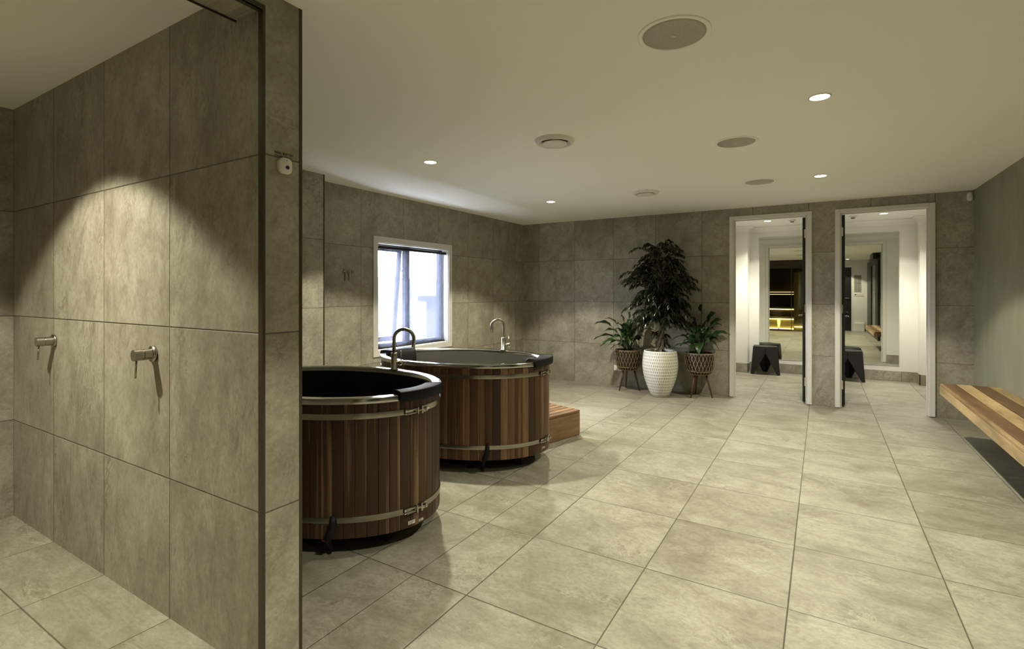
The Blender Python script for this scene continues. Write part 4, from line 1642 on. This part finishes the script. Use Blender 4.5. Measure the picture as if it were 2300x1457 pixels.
def twig(a_, z0, ztip, R):
    out = Vector((cos(a_), sin(a_), 0))
    lim = YB - PY_ - 0.035
    if out.y * R > lim: R = lim / out.y
    p0 = Vector((0.01 * cos(a_), 0.01 * sin(a_), z0))
    p2 = out * R + Vector((0, 0, ztip))
    p1 = out * R * 0.55 + Vector((0, 0, max(z0, ztip) + 0.05 + 0.22 * R))
    n_ = 12
    P = [p0 * (1 - s_) ** 2 + p1 * 2 * s_ * (1 - s_) + p2 * s_ ** 2 for s_ in [i / n_ for i in range(n_ + 1)]]
    tube(bt, P, [0.0045 * (1 - .7 * i / n_) for i in range(n_ + 1)], 5)
    L = sum((P[i + 1] - P[i]).length for i in range(n_))
    m_ = int(L / 0.0135)
    for i in range(m_):
        s_ = 0.18 + 0.82 * i / m_
        p = p0 * (1 - s_) ** 2 + p1 * 2 * s_ * (1 - s_) + p2 * s_ ** 2
        td = ((p1 - p0) * (1 - s_) + (p2 - p1) * s_).normalized()
        sd = td.cross(Vector((0, 0, 1)))
        if sd.length < 1e-3: sd = Vector((1, 0, 0))
        sd.normalize()
        d = td * random.uniform(.4, 1.0) + sd * (1 if i % 2 else -1) * random.uniform(.3, 1.0) + Vector((0, 0, -random.uniform(.0, .75)))
        pp = p + Vector((random.uniform(-.008, .008), random.uniform(-.008, .008), random.uniform(-.008, .008)))
        if PY_ + pp.y + 0.05 > YB: pp.y = YB - PY_ - 0.055
        ficus_leaf(pp, d, random.uniform(.046, .068), random.uniform(.019, .026))


for i in range(235):
    zt = random.choice([random.uniform(.80, 1.9), random.uniform(.86, 1.6)])
    R = crown(zt) * random.uniform(0.72, 1.04)
    z0 = min(1.78, max(0.95, zt - random.uniform(-.12, .22)))
    twig(random.uniform(0, 2 * pi), z0, zt, max(.05, R))
ua = YAW
for (da, zt, R, z0) in ((pi, 1.50, .50, 1.38), (pi + .2, 1.42, .52, 1.30), (pi - .2, 1.05, .47, 1.10), (pi + .3, 1.80, .42, 1.70), (0.0, 1.40, .43, 1.35), (-.2, 1.33, .47, 1.35), (.2, 1.02, .40, 1.10),
                        (0.1, 0.86, .36, 1.0), (-.3, 0.90, .33, 1.0), (pi + .4, .95, .30, 1.0), (.3, 1.90, .10, 1.75), (0.0, 1.93, .14, 1.78), (0.0, 1.86, .24, 1.72), (pi, 1.88, .2, 1.72)):
    twig(ua + da, z0, zt, R)
# low shoots near the soil
for k in range(9): twig(random.uniform(0, 2 * pi), 0.64, random.uniform(.62, .80), random.uniform(.07, .14))
obj('foliage', bl, M_FICUS, fg)
obj('twigs', bt, M_BARK, fg, True)

# ------------------------------------------------------------------ behind the camera: what the mirrors show
# sauna front: dark frame, bronze glass, glass door
sf = empty('door_3', (-0.85, -0.56, 0))
sf['kind'] = 'structure'
zz = 2.20
bm = bmesh.new()
box(bm, -0.77, 0.73, 0.0, 0.06, zz, CE)
box(bm, -0.77, -0.735, 0.0, 0.06, 0.0, zz)
box(bm, 0.70, 0.73, 0.0, 0.06, 0, zz)
box(bm, -0.735, -0.02, 0.0, 0.06, 0, 0.045)
box(bm, -0.02, 0.0, 0.0, 0.06, 0, zz)
obj('frame', bm, M_SAUNA, sf)
obj('glass_panel', boxes((-0.735, -0.02, 0.026, 0.034, 0.045, zz)), M_BRONZE, sf)
obj('glass_door', boxes((0.0, 0.70, 0.026, 0.034, 0.03, zz)), M_BRONZE, sf)
obj('door_rail', boxes((0.0, 0.70, 0.020, 0.040, 0.005, 0.03)), M_BLKSH, sf)
# sauna interior: tiers with light strips
sb = empty('sauna_bench', (-1.55, -2.1, 0))
tag(sb, 'two tier golden sauna bench with glowing strips, seen in the left mirror', 'sauna bench')
obj('upper_tier', boxes((-1.33, 1.34, -0.48, 0.12, 0.68, 0.73)), M_SAUNAL, sb)
obj('upper_riser', boxes((-1.33, 1.34, 0.02, 0.05, 0.40, 0.655)), M_SAUNA, sb)
obj('lower_tier', boxes((-1.33, 1.34, 0.12, 0.66, 0.36, 0.40)), M_SAUNAL, sb)
obj('lower_riser', boxes((-1.33, 1.34, 0.54, 0.57, 0.02, 0.34)), M_SAUNAL, sb)
obj('light_strip', boxes((-1.33, 1.34, 0.060, 0.075, 0.655, 0.675)), M_LED, sb)
obj('light_strip', boxes((-1.33, 1.34, 0.58, 0.595, 0.335, 0.355)), M_LED, sb)
obj('light_strip', boxes((-1.33, 1.34, 0.60, 0.62, 0.004, 0.018)), M_LED, sb)
br = empty('slatted_screen', (-1.55, -2.55, 0))
tag(br, 'slatted dark timber screen with two pale glowing lines behind the sauna bench', 'screen')
obj('slat', boxes((-1.3, 1.32, 0, 0.03, 0.95, 1.16)), M_SAUNA, br)
obj('slat', boxes((-1.3, 1.32, 0, 0.03, 1.22, 1.25)), M_SAUNA, br)
obj('light_line', boxes((-1.3, 1.32, 0.0, 0.02, 1.185, 1.20)), M_LEDW, br)
obj('light_line', boxes((-1.3, 1.32, 0.0, 0.02, 1.265, 1.28)), M_LEDW, br)
sp_ = empty('golden_glow_panel', (-0.52, -1.18, 0))
tag(sp_, 'added golden panel for the glow behind the sauna glass door', 'glow panel')
obj('panel', boxes((-0.30, 0.30, 0, 0.03, 0, 1.95)), M_SAUNAL, sp_)  # added lit panel, gives the golden gradient behind the glass door
obj('light_strip', boxes((-0.28, 0.28, 0.05, 0.06, 0.10, 0.115)), M_LED, sp_)  # added strip that lights this panel from low down
bk = empty('sauna_lamp', (-1.28, -1.30, 0))
tag(bk, 'small pale tapered floor lamp glowing before the sauna bench', 'lamp')
bm = bmesh.new()
lathe(bm, [(0.0, 0.06), (0.028, 0.06), (0.050, 0.20), (0.058, 0.34), (0.052, 0.345), (0, 0.335)], 28)
obj('shade', bm, emit('glowing_shade', (1.0, 0.80, 0.42), 3.0), bk, True)
bm = bmesh.new()
lathe(bm, [(0.0, 0.0), (0.05, 0.0), (0.05, 0.01), (0.012, 0.014), (0.012, 0.06), (0, 0.06)], 24)
obj('base', bm, M_BLACKT, bk, True)

# passage end wall: black door, notice, switches, skirting box
dk = empty('door_4', (0.47, YK, 0))
dk['kind'] = 'structure'
obj('door_frame', boxes((-0.42, -0.36, 0, 0.03, 0, 2.16), (0.36, 0.385, 0, 0.03, 0, 2.16), (-0.36, 0.36, 0, 0.03, 2.09, 2.16)), M_WHITE, dk)
lf = obj('door_leaf', boxes((-0.36, 0.36, 0.004, 0.022, 0.01, 2.09)), M_DOORB, dk)
bm = bmesh.new()
tube(bm, [(0.29, 0.022, 1.08), (0.29, 0.07, 1.08)], 0.010, 10)
tube(bm, [(0.29, 0.065, 1.08), (0.17, 0.065, 1.08)], 0.009, 10)
obj('door_handle', bm, M_CHROME, lf)
bm = bmesh.new()
tube(bm, [(0.25, 0.022, 0.62), (0.25, 0.06, 0.62)], 0.018, 12)
obj('door_knob', bm, M_CHROME, lf)

nb = empty('wall_notice', (1.005, YK, 1.56))
tag(nb, 'printed notice on the passage wall, seen in the right cubicle mirror', 'notice')
obj('sheet', boxes((-0.10, 0.10, 0.0, 0.004, -0.29, 0.27)), plain('grey_notice_sheet', (0.33, 0.32, 0.28), 0.5), nb)
bm = bmesh.new()
random.seed(3)
for k in range(22):
    z = 0.245 - k * 0.0235
    if k in (0, 10): box(bm, -0.085, 0.085, 0.004, 0.005, z - .005, z + .006)
    else:
        x0_ = random.uniform(-.088, -.07)
        box(bm, x0_, x0_ + random.uniform(.04, .08), 0.004, 0.005, z - .003, z + .003)
        box(bm, 0.005, 0.005 + random.uniform(.04, .075), 0.004, 0.005, z - .003, z + .003)
obj('printed_lines', bm, M_INK, nb)
for k, (x, w_, lb) in enumerate(((0.94, .036, 'small white control panel with dark display, under the wall notice, nearest the black door'),
                                 (1.02, .036, 'small white control with pale screen, under the middle of the wall notice'),
                                 (1.115, .040, 'blank cream switch plate under the wall notice, nearest the dark doorway'))):
    t = empty('wall_switch', (x, YK, 1.185))
    tag(t, lb, 'switch', 'controls under the wall notice')
    obj('plate', boxes((-w_, w_, 0, 0.010, -.042, .042)), M_PLASTIC, t)
    obj('display' if k < 2 else 'rocker', boxes((-w_ * .6, w_ * .6, 0.010, 0.012, -.004, .022)), M_INK if k == 0 else M_WHITE, t)
sk = tag(obj('access_box', boxes((0.90, 1.19, YK, YK + 0.10, 0.0, 0.27)), M_WHITE), 'low white boxed panel at the foot of the passage wall', 'box')
bevel(sk, 0.01, 3)

# dark full height glazed screen on the right wall beyond the bench
gs = empty('door_5', (XR, 0.2, 0))
gs['kind'] = 'structure'
bm = bmesh.new()
box(bm, -0.055, 0, -1.75, -0.30, 0, 2.20)
box(bm, -0.055, 0, 1.05, 1.80, 0, 2.20)
box(bm, -0.055, 0, -0.30, 1.05, 2.05, 2.20)
box(bm, -0.055, 0, -0.30, 1.05, 0, 0.12)
obj('frame', bm, M_DOORB, gs)
obj('glass_pane', boxes((-0.03, -0.01, -0.30, 1.05, 0.12, 2.05)), M_GREY, gs)
obj('closer_box', boxes((-0.16, -0.055, 0.9, 1.80, 2.16, 2.30)), M_DOORB, gs)
